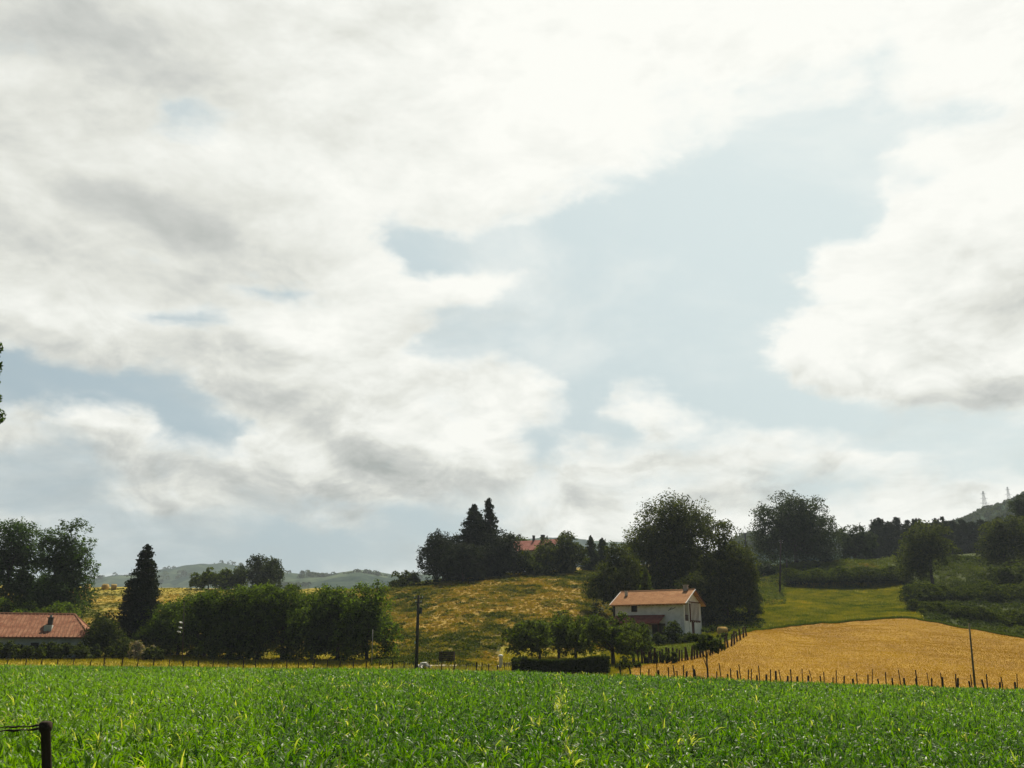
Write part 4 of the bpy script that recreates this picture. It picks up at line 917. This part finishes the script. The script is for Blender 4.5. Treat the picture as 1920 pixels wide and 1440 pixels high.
# ------------------------------------------------------------------ white farmhouse
def farmhouse():
    c = atpx(1283, 1196, 120, 180); c = Vector((pix(1284, 1190, 146).x, 146, 0)); c.z = Hs(c.x, c.y) - .1
    base_z = zpix(1196, 146)
    c.z = base_z
    rz = -R(31.4)
    h = thing('farmhouse', 'white farmhouse with clay tile roof, lean-to porch and timbered gable', 'house', c, rz)
    L_, W_ = 11.5, 7.4                      # local: front right corner at origin, x to the left is negative, y goes back
    ze = zpix(1129, 146) - c.z; zr = zpix(1108, 149.5) - c.z
    w = MB(); lo = -1.2
    w.box(-L_, 0, 0, .35, lo, ze); w.box(-L_, 0, W_ - .35, W_, lo, ze); w.box(-L_, -L_ + .35, .35, W_ - .35, lo, ze)
    # gable wall with a recessed balcony bay beside the front corner
    yb0, yb1 = .5, 2.0
    w.box(-.35, 0, .35, yb0, lo, ze); w.box(-.35, 0, yb1, W_ - .35, lo, ze); w.box(-.35, -.02, yb0, yb1, lo, 2.55); w.box(-1.5, -1.4, .35, yb1, 2.5, ze); w.box(-1.4, -.35, yb1, yb1 + .1, 2.5, ze)
    for x in (-.18, -L_ + .17):              # gable triangles
        for s in (-.17, .17):
            a = (x + s, 0, ze); b = (x + s, W_, ze); t = (x + s, W_ / 2, zr - .18); w.tri(a, b, t) if s > 0 else w.tri(b, a, t)
    walls = w.build('wall', render_w, h)
    class QB:                                # each quoin strip its own part, 3 mm or more proud
        def box(s_, *a): m_ = MB(); m_.box(*a); m_.build('quoin', quoin, h)
    q = QB()
    q.box(-.55, .03, -.03, .0, lo, ze - .06); q.box(0.0, .03, 0, .28, lo, ze - .06); q.box(0.0, .03, yb1 - .02, yb1 + .35, lo, ze - .06); q.box(0, .03, W_ - .45, W_ + .03, lo, ze - .06)
    q.box(-L_ - .03, -L_ + .4, -.03, 0, lo, ze - .06)
    # roof: two slabs
    r = MB(); ov = .75; ox = .65; sl_ = (zr - ze) / (W_ / 2); dz = sl_ * ov; ym = W_ / 2; th = .16
    x0, x1 = -L_ - ox, ox
    n = math.hypot(ym + ov, (zr - ze) + dz)
    A, B_, C_, D = (x0, -ov, ze - dz), (x1, -ov, ze - dz), (x1, ym, zr), (x0, ym, zr)
    up = lambda p, k=th: (p[0], p[1], p[2] + k)
    ncol = 60
    r.quad(up(A), up(B_), up(C_), up(D), [(0, 0), (x1 - x0, 0), (x1 - x0, n), (0, n)])
    A2, B2 = (x0, W_ + ov, ze - dz), (x1, W_ + ov, ze - dz)
    r.quad(up(B2), up(A2), up(D), up(C_), [(0, 0), (x1 - x0, 0), (x1 - x0, n), (0, n)])
    r.quad(D, C_, B_, A); r.quad(C_, D, A2, B2)
    r.quad(A, B_, up(B_), up(A)); r.quad(B2, A2, up(A2), up(B2)); r.quad(B_, C_, up(C_), up(B_)); r.quad(C_, B2, up(B2), up(C_)); r.quad(D, A, up(A), up(D)); r.quad(A2, D, up(D), up(A2))
    roof = r.build('roof', tiles, h)
    e = MB()
    for i in range(ncol):                    # rounded cover tiles seen as ribs down the slope
        x = x0 + (i + .5) * (x1 - x0) / ncol
        e.tube([(x, -ov - .03, ze - dz + th), (x, ym, zr + th)], [.062, .062], 6)
    e.tube([(x0 - .02, ym, zr + th + .02), (x1 + .02, ym, zr + th + .02)], [.12, .12], 8)
    e.build('ridge_tiles', tiles, roof)
    for x, y in ((x1 + .02, -ov), (x1 + .02, W_ + ov), (x0 - .02, -ov)):
        v = MB(); v.tube([(x, y, ze - dz + th), (x, ym, zr + th)], [.09, .09], 6); v.build('verge', quoin if y < 1 else oxred, roof)
    ra = MB()
    for i in range(22):
        x = x0 + .3 + i * (x1 - x0 - .6) / 21; ra.box(x - .05, x + .05, -ov + .02, 0, ze - dz - .02, ze - dz + .10)
    ra.build('rafter_ends', oxred, roof)
    ch = MB(); cx = -.9; ch.box(cx - .32, cx + .32, ym - .32, ym + .32, zr - .3, zr + .85); ch.box(cx - .4, cx + .4, ym - .4, ym + .4, zr + .85, zr + .95); ch.build('chimney', concr, roof)
    ch = MB(); cx = -L_ + .9; yy = ym - 1.3; ch.box(cx - .2, cx + .2, yy - .2, yy + .2, zr - 1.2, zr + .15); ch.box(cx - .27, cx + .27, yy - .27, yy + .27, zr + .15, zr + .24); ch.build('chimney', stone, roof)
    def window(x0, x1, z0, z1, face='front', shutter=False, frame=oxred, glass=dark, name='window'):
        g = MB(); f = MB()
        if face == 'front':
            g.box(x0, x1, -.012, .02, z0, z1)
            for a in ((x0 - .07, x0, z0 - .07, z1 + .07), (x1, x1 + .07, z0 - .07, z1 + .07), (x0, x1, z1, z1 + .07), (x0, x1, z0 - .07, z0)): f.box(a[0], a[1], -.05, .01, a[2], a[3])
        else:
            g.box(-.02, .012, x0, x1, z0, z1)
            for a in ((x0 - .07, x0, z0 - .07, z1 + .07), (x1, x1 + .07, z0 - .07, z1 + .07), (x0, x1, z1, z1 + .07), (x0, x1, z0 - .07, z0)): f.box(-.01, .05, a[0], a[1], a[2], a[3])
        fo = f.build(name, frame, h); g.build('pane', glass, fo); return fo
    window(-8.65, -7.8, 3.75 + .3, 5.05 + .2)
    window(-2.1, -1.35, 1.3, 2.3)
    # gable face
    window(3.25, 4.1, .75, 2.35, 'gable', frame=oxred, glass=oxred, name='shuttered_window')
    b = MB()                                 # timber framed upper storey
    b.box(.0, .09, yb1 + .36, W_ - .46, 2.5, 2.68)
    for i in range(6): b.box(.0, .16, yb1 + .5 + i * .8, yb1 + .62 + i * .8, 2.36, 2.5)
    b.box(.0, .09, yb1 + .42, yb1 + .92, 2.68, ze - .1)
    for i in range(6): y = yb1 + 1.5 + i * .56; b.box(.0, .05, y, y + .09, 2.68, ze + .05)
    b.box(.0, .07, yb1 + .36, W_ - .46, ze + .05, ze + .2)
    b.build('timber_frame', oxred, h)
    bal = MB(); bal.box(-.1, .0, yb0, yb1, 3.35, 3.45)
    for i in range(6): y = yb0 + .1 + i * .25; bal.box(-.08, -.03, y, y + .06, 2.55, 3.35)
    bal.build('balcony_rail', oxred, h)
    dk = MB(); dk.box(-1.39, -1.36, yb0, yb1 - .1, 2.56, 4.6); dk.build('balcony_door', dark, h)
    # iron ornament on the front wall: a small slanting branch shape
    o = MB(); o.tube([(-2.55, -.03, 4.05), (-2.1, -.03, 4.3), (-1.7, -.03, 4.35), (-1.25, -.03, 4.62)], [.03, .05, .04, .03], 5); o.tube([(-2.3, -.03, 4.2), (-2.05, -.03, 4.5), (-1.8, -.03, 4.5)], [.03, .03, .02], 5); o.build('wall_ornament', dstl, h)
    # lean-to porch
    px0, px1 = -L_ + .1, -3.1; pr = MB(); zt, zb_ = 3.35, 2.1; yo = -2.6
    a, b_, c_, d = (px0, yo, zb_), (px1, yo, zb_), (px1, -.01, zt), (px0, -.01, zt)
    pr.quad(up(a, .14), up(b_, .14), up(c_, .14), up(d, .14), [(0, 0), (px1 - px0, 0), (px1 - px0, 2.9), (0, 2.9)]); pr.quad(d, c_, b_, a); pr.quad(a, b_, up(b_, .14), up(a, .14)); pr.quad(b_, c_, up(c_, .14), up(b_, .14)); pr.quad(d, a, up(a, .14), up(d, .14))
    po = pr.build('porch_roof', tiles_old, h)
    st = MB(); st.box(px0, px1, yo + .1, yo + .25, zb_ - .16, zb_ - .01); st.build('porch_beam', oxred, po)
    for x in (px0 + .1, (px0 + px1) / 2, px1 - .25): 
        p = MB(); p.box(x, x + .16, yo + .1, yo + .26, -1.3, zb_ - .165); p.build('porch_post', oxred, po)
    s = MB(); s.box(px1 - .1, px1, yo + .3, -.02, -1.0, zt - 1.2); s.box(px1 - 2.2, px1 - .15, -.06, -.015, -.2, 2.0); s.build('porch_boarding', woodd, h)
    # plinth
    p = MB(); p.box(-L_ - .05, .05, -.05, -.035, lo, .12); p.build('plinth', stone, h)
farmhouse()

# ------------------------------------------------------------------ hilltop farmhouse
def hill_house():
    Y = 236.0; a = pix(934, 1036, Y); b = pix(1012, 1046, Y - 6); L_ = math.hypot(b.x - a.x, b.y - a.y) + 3; rz = math.atan2(b.y - a.y, b.x - a.x)
    zr = pix(960, 1016, Y + 3).z; ze = pix(970, 1033, Y).z; zg = Hs(a.x, a.y) - .6
    h = thing('hill_farmhouse', 'stone farmhouse with red tiled roof half hidden on the hilltop', 'house', (a.x, a.y, zg), rz)
    zr -= zg; ze -= zg; D = 8.0
    w = MB(); w.box(0, L_, 0, D, -1, ze)
    for x in (0.0, L_): w.tri((x, 0, ze), (x, D, ze), (x, D / 2, zr - .1))
    w.build('wall', render_g, h)
    r = MB(); ov = .6
    r.quad((-ov, -ov, ze - .3), (L_ + ov, -ov, ze - .3), (L_ + ov, D / 2, zr), (-ov, D / 2, zr), [(0, 0), (L_, 0), (L_, 5), (0, 5)])
    r.quad((L_ + ov, D + ov, ze - .3), (-ov, D + ov, ze - .3), (-ov, D / 2, zr), (L_ + ov, D / 2, zr), [(0, 0), (L_, 0), (L_, 5), (0, 5)])
    r.quad((-ov, -ov, ze - .45), (-ov, D / 2, zr - .15), (L_ + ov, D / 2, zr - .15), (L_ + ov, -ov, ze - .45)); r.quad((-ov, -ov, ze - .45), (L_ + ov, -ov, ze - .45), (L_ + ov, -ov, ze - .3), (-ov, -ov, ze - .3))
    ro = r.build('roof', tiles_old2, h)
    for x, ww in ((L_ * .53, .35), (L_ * .69, .8)):
        c = MB(); c.box(x, x + ww, D / 2 - .4, D / 2 + .4, zr - .3, zr + 1.1); c.box(x - .06, x + ww + .06, D / 2 - .46, D / 2 + .46, zr + 1.1, zr + 1.2); c.build('chimney', dstl, ro)
    for x in (L_ * .18, L_ * .36, L_ * .56, L_ * .78):
        f = MB(); f.box(x, x + .9, -.05, .0, ze - 2.2, ze - .9); g = MB(); g.box(x + .08, x + .82, -.06, -.051, ze - 2.12, ze - .98); fo = f.build('window', quoin, h); g.build('pane', dark, fo)
tiles_old2 = tilemat('hill_roof_tiles', (0.30, 0.10, 0.07), (0.22, 0.07, 0.055), (0.34, 0.15, 0.11))
hill_house()

# ------------------------------------------------------------------ barn on the left
def barn():
    Y = 132.0; p0 = pix(-170, 1180, Y - 6); p1 = pix(160, 1192, Y)
    zg = Hs(p1.x, p1.y) - .3; rz = math.atan2(p1.y - p0.y, p1.x - p0.x); L_ = (p1 - p0).length
    h = thing('barn', 'long low barn with hipped red tile roof and grey walls', 'barn', (p0.x, p0.y, zg), rz)
    ze = pix(165, 1191, Y).z - zg; zr = pix(140, 1152, Y + 5).z - zg; D = 9.5
    w = MB(); w.box(0, L_, 0, D, -1, ze); w.build('wall', render_g, h)
    r = MB(); ov = .7; hip = 4.0; x0, x1 = -ov, L_ + ov; y0, y1 = -ov, D + ov; z0 = ze - .25
    A, B_, C_, D_ = (x0, y0, z0), (x1, y0, z0), (x1, y1, z0), (x0, y1, z0); R0, R1 = (x0, D / 2, zr), (L_ - hip + 1.6, D / 2, zr)
    n = math.hypot(D / 2 + ov, zr - z0)
    r.quad(A, B_, R1, R0, [(0, 0), (x1 - x0, 0), (x1 - x0 - hip, n), (0, n)]); r.quad(C_, D_, R0, R1, [(0, 0), (x1 - x0, 0), (x1 - x0, n), (hip, n)])
    r.tri(B_, C_, R1, [(0, 0), (D, 0), (D / 2, n)]); dn = lambda p: (p[0], p[1], p[2] - .18)
    r.quad(dn(A), dn(B_), B_, A); r.quad(dn(B_), dn(C_), C_, B_); r.quad(dn(A), dn(D_), dn(C_), dn(B_))
    ro = r.build('roof', tiles_barn, h)
    t = MB(); t.tube([R0, R1], [.14, .14], 7); t.tube([R1, B_], [.12, .12], 7); t.tube([R1, C_], [.12, .12], 7)
    for i in range(int((x1 - x0) / .5)):
        x = x0 + .25 + i * .5; f = 1.0 if x < R1[0] else max(0, (x1 - x) / (x1 - R1[0]))
        t.tube([(x, y0 - .02, z0 + .02), (x, y0 + (D / 2 + ov) * f, z0 + (zr - z0) * f + .02)], [.07, .07], 5, False)
    t.build('ridge_tiles', tiles_barn, ro)
    xc = (pix(98, 1170, Y).x - p0.x) / math.cos(rz) ; c = MB(); yc = .9
    c.box(xc - .5, xc + .5, yc - .3, yc + 1.2, ze - .1, ze + 1.35); c.build('dormer', render_g, ro)
    c = MB(); c.box(xc - .3, xc + .3, yc + .9, yc + 1.5, ze + .6, ze + 2.3); c.box(xc - .42, xc + .42, yc + .78, yc + 1.62, ze + 2.3, ze + 2.4); co = c.build('chimney', polem, ro)
    c = MB(); c.tube([(xc, yc + 1.2, ze + 2.4), (xc, yc + 1.2, ze + 2.75)], [.2, .14], 7); c.build('chimney_pot', concr, co)
    for px in (78, 20, 128):
        x = (pix(px, 1200, Y).x - p0.x) / math.cos(rz); f = MB(); f.box(x - .5, x + .5, -.05, 0, .9, 2.4); fo = f.build('window', woodd, h); g = MB(); g.box(x - .42, x + .42, -.06, -.052, .98, 2.32); g.build('pane', dark, fo)
barn()

# ------------------------------------------------------------------ fences
def fence(name, label, posts, Hp, rad, wires=(.45, .95), mat=woodd, wirem=None, seed=1, cap=False, hv=.12):
    """posts: list of world base points"""
    r = random.Random(seed); f = thing(name, label, 'fence', posts[0]); o0 = Vector(posts[0]); tops = []
    for p in posts:
        p = Vector(p) - o0; lx, ly = r.gauss(0, .07), r.gauss(0, .05); h = Hp * r.uniform(1 - hv, 1 + hv); k = r.uniform(.75, 1.35) * rad
        mb = MB(); a = p + Vector((0, 0, -.2)); b = p + Vector((lx * h, ly * h, h)); mb.tube([a, a.lerp(b, .5) + Vector((r.gauss(0, .012), 0, 0)), b - Vector((0, 0, .05)), b], [k, k * .95, k * .88, k * .6], 6)
        mb.build('post', mat, f); tops.append((p, Vector((lx, ly, 1)), h))
    for wz in wires:
        mb = MB(); pts = []
        for i, (p, l, h) in enumerate(tops):
            q = p + l * min(wz, h * .97)
            if i: m_ = pts[-1].lerp(q, .5); pts.append(m_ + Vector((0, 0, -.03)))
            pts.append(q)
        mb.tube(pts, [.006] * len(pts), 4, False); mb.build('wire', steel, f)
    return f
L1 = [-75, -48, -20, 12, 46, 75, 106, 136, 167, 195, 228, 257, 286, 316, 343, 371, 399, 427, 455, 479, 508, 537, 560, 587, 613, 637, 662, 686, 710, 734, 757, 780, 804, 827, 850, 872, 893, 904, 917, 932, 947, 960]
def fpts(L, dy, rr=0, jit=.3):
    r = random.Random(len(L) + 3); out = []
    for px in L:
        Y = float(edge_y(px)) + dy + r.uniform(-jit, jit); g = ground(px, Y); out.append((g.x, g.y, g.z))
    return out
fence('wire_fence', 'left fence of thin wooden posts beyond the corn', fpts(L1, 1.6), 1.25, .065)
L2 = [1165, 1185, 1217, 1236, 1254, 1271, 1286, 1304, 1344, 1365, 1385, 1403, 1420, 1437, 1456, 1477, 1495, 1516, 1541, 1563, 1583, 1602, 1628, 1651, 1674, 1698, 1721, 1747, 1769, 1797, 1822, 1847, 1876, 1905, 1934, 1962, 1992]
fence('wire_fence', 'right fence of thick short posts along the near edge of the stubble', fpts(L2, .9), 1.22, .082, seed=5, hv=.2)
L3 = [1201, 1232, 1265, 1282, 1301, 1326, 1353, 1371, 1390, 1408, 1425, 1445, 1465, 1484, 1505, 1524, 1546, 1568, 1608, 1635, 1662, 1690, 1720, 1742, 1768, 1793, 1823, 1852, 1881, 1908]
fence('wire_fence', 'right fence of thinner leaning posts just behind the near one', fpts(L3, 3.6, jit=.7), 1.42, .052, seed=8, hv=.18, wires=(1.0,))
# dark curving paling fence round the lawn
def lawn_fence():
    cv = [(1196, 1245), (1230, 1244), (1280, 1240), (1315, 1233), (1345, 1224), (1372, 1211), (1400, 1192)]
    xs = np.linspace(1198, 1400, 36); P = []
    for px in xs:
        py = np.interp(px, [c[0] for c in cv], [c[1] for c in cv]); g = atpx(px, py + 1, 95, 200); P.append((g.x, g.y, g.z))
    fence('paling_fence', 'dark curved fence of stout posts round the farmhouse lawn', P, 1.62, .12, seed=12, wires=(.4, .8, 1.2), hv=.15)
lawn_fence()
vs = (1213, 1221, 1230, 1245, 1253, 1262, 1268)
VL = ('clipped shrub at the left start of the lawn fence', 'second small shrub along the lawn fence', 'third small shrub along the lawn fence', 'dark shrub left of the thickest pair at the lawn fence',
      'thick dark shrub at the middle of the lawn fence', 'thick dark shrub just right of the lawn fence middle', 'last small shrub of the lawn fence row')
for px, lab in zip(vs, VL):
    g = atpx(px, 1245, 95, 160)
    tree('small_shrub', lab, px, g.y, 8, 1223, None, mat=hedgem, cat='shrub', only_crown=True, lumps=6, group='small shrubs along the lawn fence')
g = [ground(px, Y) for px, Y in ((1000, 129), (1015, 129), (1030, 129.5), (1045, 130), (1062, 130), (1078, 130.5), (1095, 131), (1110, 131))]
fence('orchard_fence', 'faint thin fence seen below the orchard crowns', g, 1.3, .05, seed=15, wires=(1.0,))

# near corner post with two wires
def near_post():
    Y = 11.8; top = pix(86, 1352, Y); q = pix(88, 1440, Y); zb_ = Hs(top.x, Y); b = Vector((top.x + (q.x - top.x) * (top.z - zb_) / (top.z - q.z), Y, zb_)); lx = top.x - b.x; h = top.z - b.z
    f = thing('corner_fence', 'near dark wooden fence post with two sagging wires at lower left', 'fence', b)
    mb = MB(); k = .056
    mb.tube([(-lx * .2, 0, -.3), (lx * .5, 0, h * .5), (lx * .93, 0, h - .13), (lx * .95, 0, h - .1), (lx, 0, h - .02), (lx, 0, h)], [k * 1.05, k, k * .98, k * 1.3, k * 1.3, k * .8], 12); mb.build('post', woodd, f, True)
    b2 = ground(-300, Y + .3); rel = b2 - b
    mb = MB(); mb.tube([rel + Vector((0, 0, -.3)), rel + Vector((.02, 0, h))], [k, k * .9], 10); mb.build('post', woodd, f, True)
    for dz, sag, rr in ((-.05, .03, .010), (-.09, .035, .012)):
        mb = MB(); p0 = Vector((lx - .04, 0, h + dz)); p1 = rel + Vector((0, 0, h + dz - .05)); pts = []
        for i in range(40):
            t = i / 39; q = p0.lerp(p1, t); q.z -= sag * 4 * t * (1 - t) * (1 if dz < -.1 else .5); q.z += .006 * math.sin(i * 1.9); q.y += .01 * math.cos(i * 2.3); pts.append(q)
        mb.tube(pts, [rr * (1 + .4 * math.sin(i * 1.3)) for i in range(40)], 5); mb.build('wire', woodd, f)
near_post()

# ------------------------------------------------------------------ poles
def pole(label, px0, py0, px1, py1, Y, r0, mat=polem, name='utility_pole', arms=None, extra=None, cat='pole', basepy=None):
    g = ground(px0, Y); top = pix(px1, py1, Y)
    t = thing(name, label, cat, g); v = top - g
    mb = MB(); mb.tube([(0, 0, -.3), v * .5, v], [r0, r0 * .85, r0 * .65], 9); mb.build('shaft', mat, t, True)
    if arms: arms(t, v)
    return t, v
def arm_std(t, v):
    for dz, w in ((.35, .5), (.8, .35)):
        mb = MB(); mb.box(v.x - w, v.x + w, v.y - .13, v.y - .06, v.z - dz - .05, v.z - dz + .05); mb.build('crossarm', dstl, t)
        for s in (-1, 1):
            mb = MB(); x = v.x + s * w * .85; mb.tube([(x, v.y - .1, v.z - dz + .05), (x, v.y - .1, v.z - dz + .12), (x, v.y - .1, v.z - dz + .24)], [.03, .055, .03], 7); mb.build('insulator', white, t)
def arm_first(t, v):
    arm_std(t, v)
    mb = MB(); mb.box(v.x + .12, v.x + .42, -.2, .12, v.z - 2.0, v.z - 1.35); mb.build('switch_box', dstl, t)
    mb = MB(); mb.tube([(v.x * .4 - .22, -.1, 3.3), (v.x * .4 - .22, -.1, 3.6)], [.07, .05], 7); mb.box(v.x * .4 - .22, v.x * .4 - .05, -.13, -.08, 3.40, 3.45); mb.build('insulator', white, t)
pole('tall dark utility pole on the field edge before the hillside', 780, 1252, 785, 1116, 105, .21, arms=arm_first)
pole('thin leaning pole behind the right end of the stubble fences', 1829, 1284, 1817, 1168, 88, .10, mat=ochre)
pole('weathered pole before the lone ridge oak', 1462, 1103, 1464, 1012, 216, .24, arms=arm_std)
pole('short thin post right of the weathered meadow pole', 1476, 1078, 1475, 1047, 236, .18, mat=polem)
def arm_diamond(t, v):
    mb = MB(); z = v.z; mb.box(v.x - .2, v.x + .2, -.15, .15, z - .25, z + .02); mb.build('pole_cap', dstl, t)
    mb = MB(); a = [(v.x - .12, 0, z), (v.x - .52, 0, z + .55), (v.x, 0, z + 1.25), (v.x + .52, 0, z + .55), (v.x + .12, 0, z)]
    mb.tube(a, [.05] * 5, 5); mb.build('frame', steel, t)
    for x, zz in ((v.x - .62, z + .5), (v.x + .62, z + .5), (v.x, z + 1.4)):
        mb = MB(); mb.tube([(x, 0, zz - .2), (x, 0, zz), (x, 0, zz + .2)], [.04, .1, .04], 7); mb.build('insulator', white, t)
pole('concrete pole with diamond shaped frame rising behind the oaks', 1401, 1100, 1397, 1000, 206, .27, mat=dstl, arms=arm_diamond)
pole('thin dark pole before the roof of the hilltop farmhouse', 974, 1050, 973, 1001, 231, .17, arms=arm_std)
pole('slim pale pole in front of the last plane tree', 697, 1244, 699, 1180, 114, .055, mat=concr)
def discs(t, v):
    for k, (dx, dz) in enumerate(((.03, -.0), (0, -.62), (-.12, -1.14))):
        mb = MB(); c = Vector((v.x + dx - .12, v.y - .12, v.z - 2.6 + dz)); mb.tube([c + Vector((-.05, 0, -.10)), c + Vector((0, 0, 0)), c + Vector((.02, 0, .10))], [.10, .27, .12], 10); mb.build('disc', white, t)
pole('thin dark pole carrying three small white discs by the plane trees', 342, 1238, 345, 1128, 121, .06, arms=discs)

# cables between poles
def cable(label, a, b, sag, rad=.018):
    mb = MB(); a = Vector(a); b = Vector(b); pts = []
    for i in range(25):
        t = i / 24; p = a.lerp(b, t); p.z -= sag * 4 * t * (1 - t); pts.append(p - a)
    mb.tube(pts, [rad] * 25, 4, False); o = mb.build('overhead_cable', dstl); o.location = a; tag(o, label, 'cable'); return o
cable('faint cable running from the diamond framed pole towards the ridge', pix(1397, 1000, 206) + Vector((.5, 0, .5)), pix(1464, 1012, 216), 1.5)
cable('faint cable from the farmhouse roof pole over the hill trees', pix(973, 1004, 231), pix(1397, 1000, 206) + Vector((-.5, 0, .5)), 3.5)

# pylons on the far hill
def pylon(label, px, ptop, Y, hh, w):
    s = spx(px, 950); x = s * Y; zt = zpix(ptop, Y); t = thing('pylon', label, 'pylon', (x, Y, zt - hh)); mb = MB(); n = 9
    lv = [(i / n) for i in range(n + 1)]; wd = lambda t_: w * (1 - t_) ** 1.1 + .45
    rr = .12
    for sx in (-1, 1):
        for sy in (-1, 1): mb.tube([(sx * wd(q), sy * wd(q), q * hh) for q in lv], [rr] * (n + 1), 4)
    for i in range(n):
        a, b = lv[i], lv[i + 1]
        for (ux, uy), (vx, vy) in (((-1, -1), (1, -1)), ((1, -1), (1, 1)), ((1, 1), (-1, 1)), ((-1, 1), (-1, -1))):
            mb.tube([(ux * wd(a), uy * wd(a), a * hh), (vx * wd(b), vy * wd(b), b * hh)], [rr * .5] * 2, 3); mb.tube([(vx * wd(a), vy * wd(a), a * hh), (ux * wd(b), uy * wd(b), b * hh)], [rr * .5] * 2, 3)
    mb.build('tower', steel, t)
    for q, L_ in ((.64, 5.2), (.78, 4.0), (.92, 3.0)):
        m2 = MB(); z = q * hh
        for sy in (-.4, .4): m2.tube([(-L_, 0, z), (0, sy, z + .5), (L_, 0, z)], [rr * .6] * 3, 4); m2.tube([(-L_, 0, z), (0, sy, z - .6), (L_, 0, z)], [rr * .6] * 3, 4)
        m2.build('cross_arm', steel, t)
pylon('nearer lattice pylon on the far right hill', 1847, 921, 940, 34, 3.0)
pylon('smaller lattice pylon near the right edge on the hill crest', 1894, 913, 1010, 38, 2.8)

# ------------------------------------------------------------------ small things along the track
def crate():
    g = ground(838, 114.5); t = thing('slatted_crate', 'dark weathered slatted wooden crate beside the track', 'crate', g, R(-6)); w, d, h = 1.7, 1.2, 1.35
    for x in (-w / 2, w / 2 - .1):
        for y in (-d / 2, d / 2 - .1): mb = MB(); mb.box(x, x + .1, y, y + .1, -.1, h); mb.build('corner_post', woodd, t)
    for face in range(4):
        mb = MB()
        for k in range(6):
            z = .08 + k * .21
            if face == 0: mb.box(-w / 2 - .02, w / 2 + .02, -d / 2 - .035, -d / 2 - .004, z, z + .16)
            elif face == 1: mb.box(-w / 2 - .02, w / 2 + .02, d / 2 + .004, d / 2 + .035, z, z + .16)
            elif face == 2: mb.box(-w / 2 - .035, -w / 2 - .004, -d / 2, d / 2, z, z + .16)
            else: mb.box(w / 2 + .004, w / 2 + .035, -d / 2, d / 2, z, z + .16)
        mb.build('slats', woodd, t)
    mb = MB(); mb.box(-w / 2, w / 2, -d / 2, d / 2, h + .004, h + .05); mb.build('lid', woodd, t)
crate()
def heap():
    r = random.Random(4); g = ground(796, 110); t = None; me = MB()
    for i in range(34):
        a = r.uniform(0, 6.28); q = r.random() ** .6; x, y = math.cos(a) * q * .85 - .1, math.sin(a) * q * .6; z = (1 - q) * .65; s = r.uniform(.09, .2)
        M = Matrix.Translation((x, y, z + .02)) @ Matrix.Rotation(r.uniform(0, 6), 4, 'Z') @ Matrix.Rotation(r.uniform(-.6, .6), 4, 'X'); me.box(-s, s, -s * .7, s * .7, -s * .5, s * .6, M)
    o = me.build('rubble_heap', quoin); o.location = g; tag(o, 'small pale heap of broken stone beside the tall dark pole', 'rubble')
heap()
def meter():
    g = ground(939, 110.5); t = thing('marker_post', 'stone marker post with a white cap by the track', 'post', g)
    mb = MB(); mb.box(-.2, .2, -.16, .16, -.2, 1.15); mb.build('shaft', stone, t)
    mb = MB(); mb.tube([(0, 0, 1.152), (0, 0, 1.22), (0, 0, 1.36), (0, 0, 1.42)], [.26, .30, .24, .10], 10); mb.build('cap', white, t, True)
meter()
def bale(px, Y, rr, ln, label, rot, grp='round straw bales', lift=0):
    g = ground(px, Y); r = np.random.default_rng(int(px)); n = 1500; a = r.uniform(0, 6.283, n); u = r.uniform(-ln / 2, ln / 2, n)
    t = thing('straw_bale', label, 'bale', g, rot, grp)
    mb = MB(); mb.tube([(-ln / 2, 0, rr + lift), (-ln / 2 + .08, 0, rr + lift), (ln / 2 - .08, 0, rr + lift), (ln / 2, 0, rr + lift)], [rr * .93, rr, rr, rr * .93], 26); mb.build('rolled_straw', bale_m, t, True)
    C = np.stack([u, np.cos(a) * (rr + .01), rr + lift + np.sin(a) * (rr + .01)], 1); C = C[C[:, 2] > 0.05]; leaves('loose_straw', C, .06, r.uniform(0, 1, len(C)), strawm, t, aspect=.2, r=r)
bale_m = surf('baled_straw', (0.40, 0.27, 0.09), (0.64, 0.46, 0.18), 9, stretch=(.3, 1, 1), bump=.6)
bale(1355, 146, .62, 1.25, 'straw bale on the lawn right of the farmhouse', .3, 'round straw bales', 0)
bale(163, 251, .75, 1.4, 'far straw bale leftmost on the hill crest behind the barn', .1)
bale(197, 253, .75, 1.4, 'far straw bale in the middle of the three on the crest', -.3)
bale(213, 252, .75, 1.4, 'far straw bale rightmost of three, beside the pointed conifer', .4)

# ------------------------------------------------------------------ haze
def haze():
    mb = MB(); mb.box(-3300, 3300, -120, 3300, -12, 226); m, nt, out = newmat('haze_air')
    v = nt.nodes.new('ShaderNodeVolumePrincipled'); v.inputs['Color'].default_value = (.74, .84, .92, 1); v.inputs['Density'].default_value = .00014; v.inputs['Anisotropy'].default_value = .2
    nt.links.new(v.outputs[0], out.inputs['Volume'])
    o = mb.build('haze', m); tag(o, 'thin blue summer haze in the air over the valley', 'haze', kind='stuff')
haze()
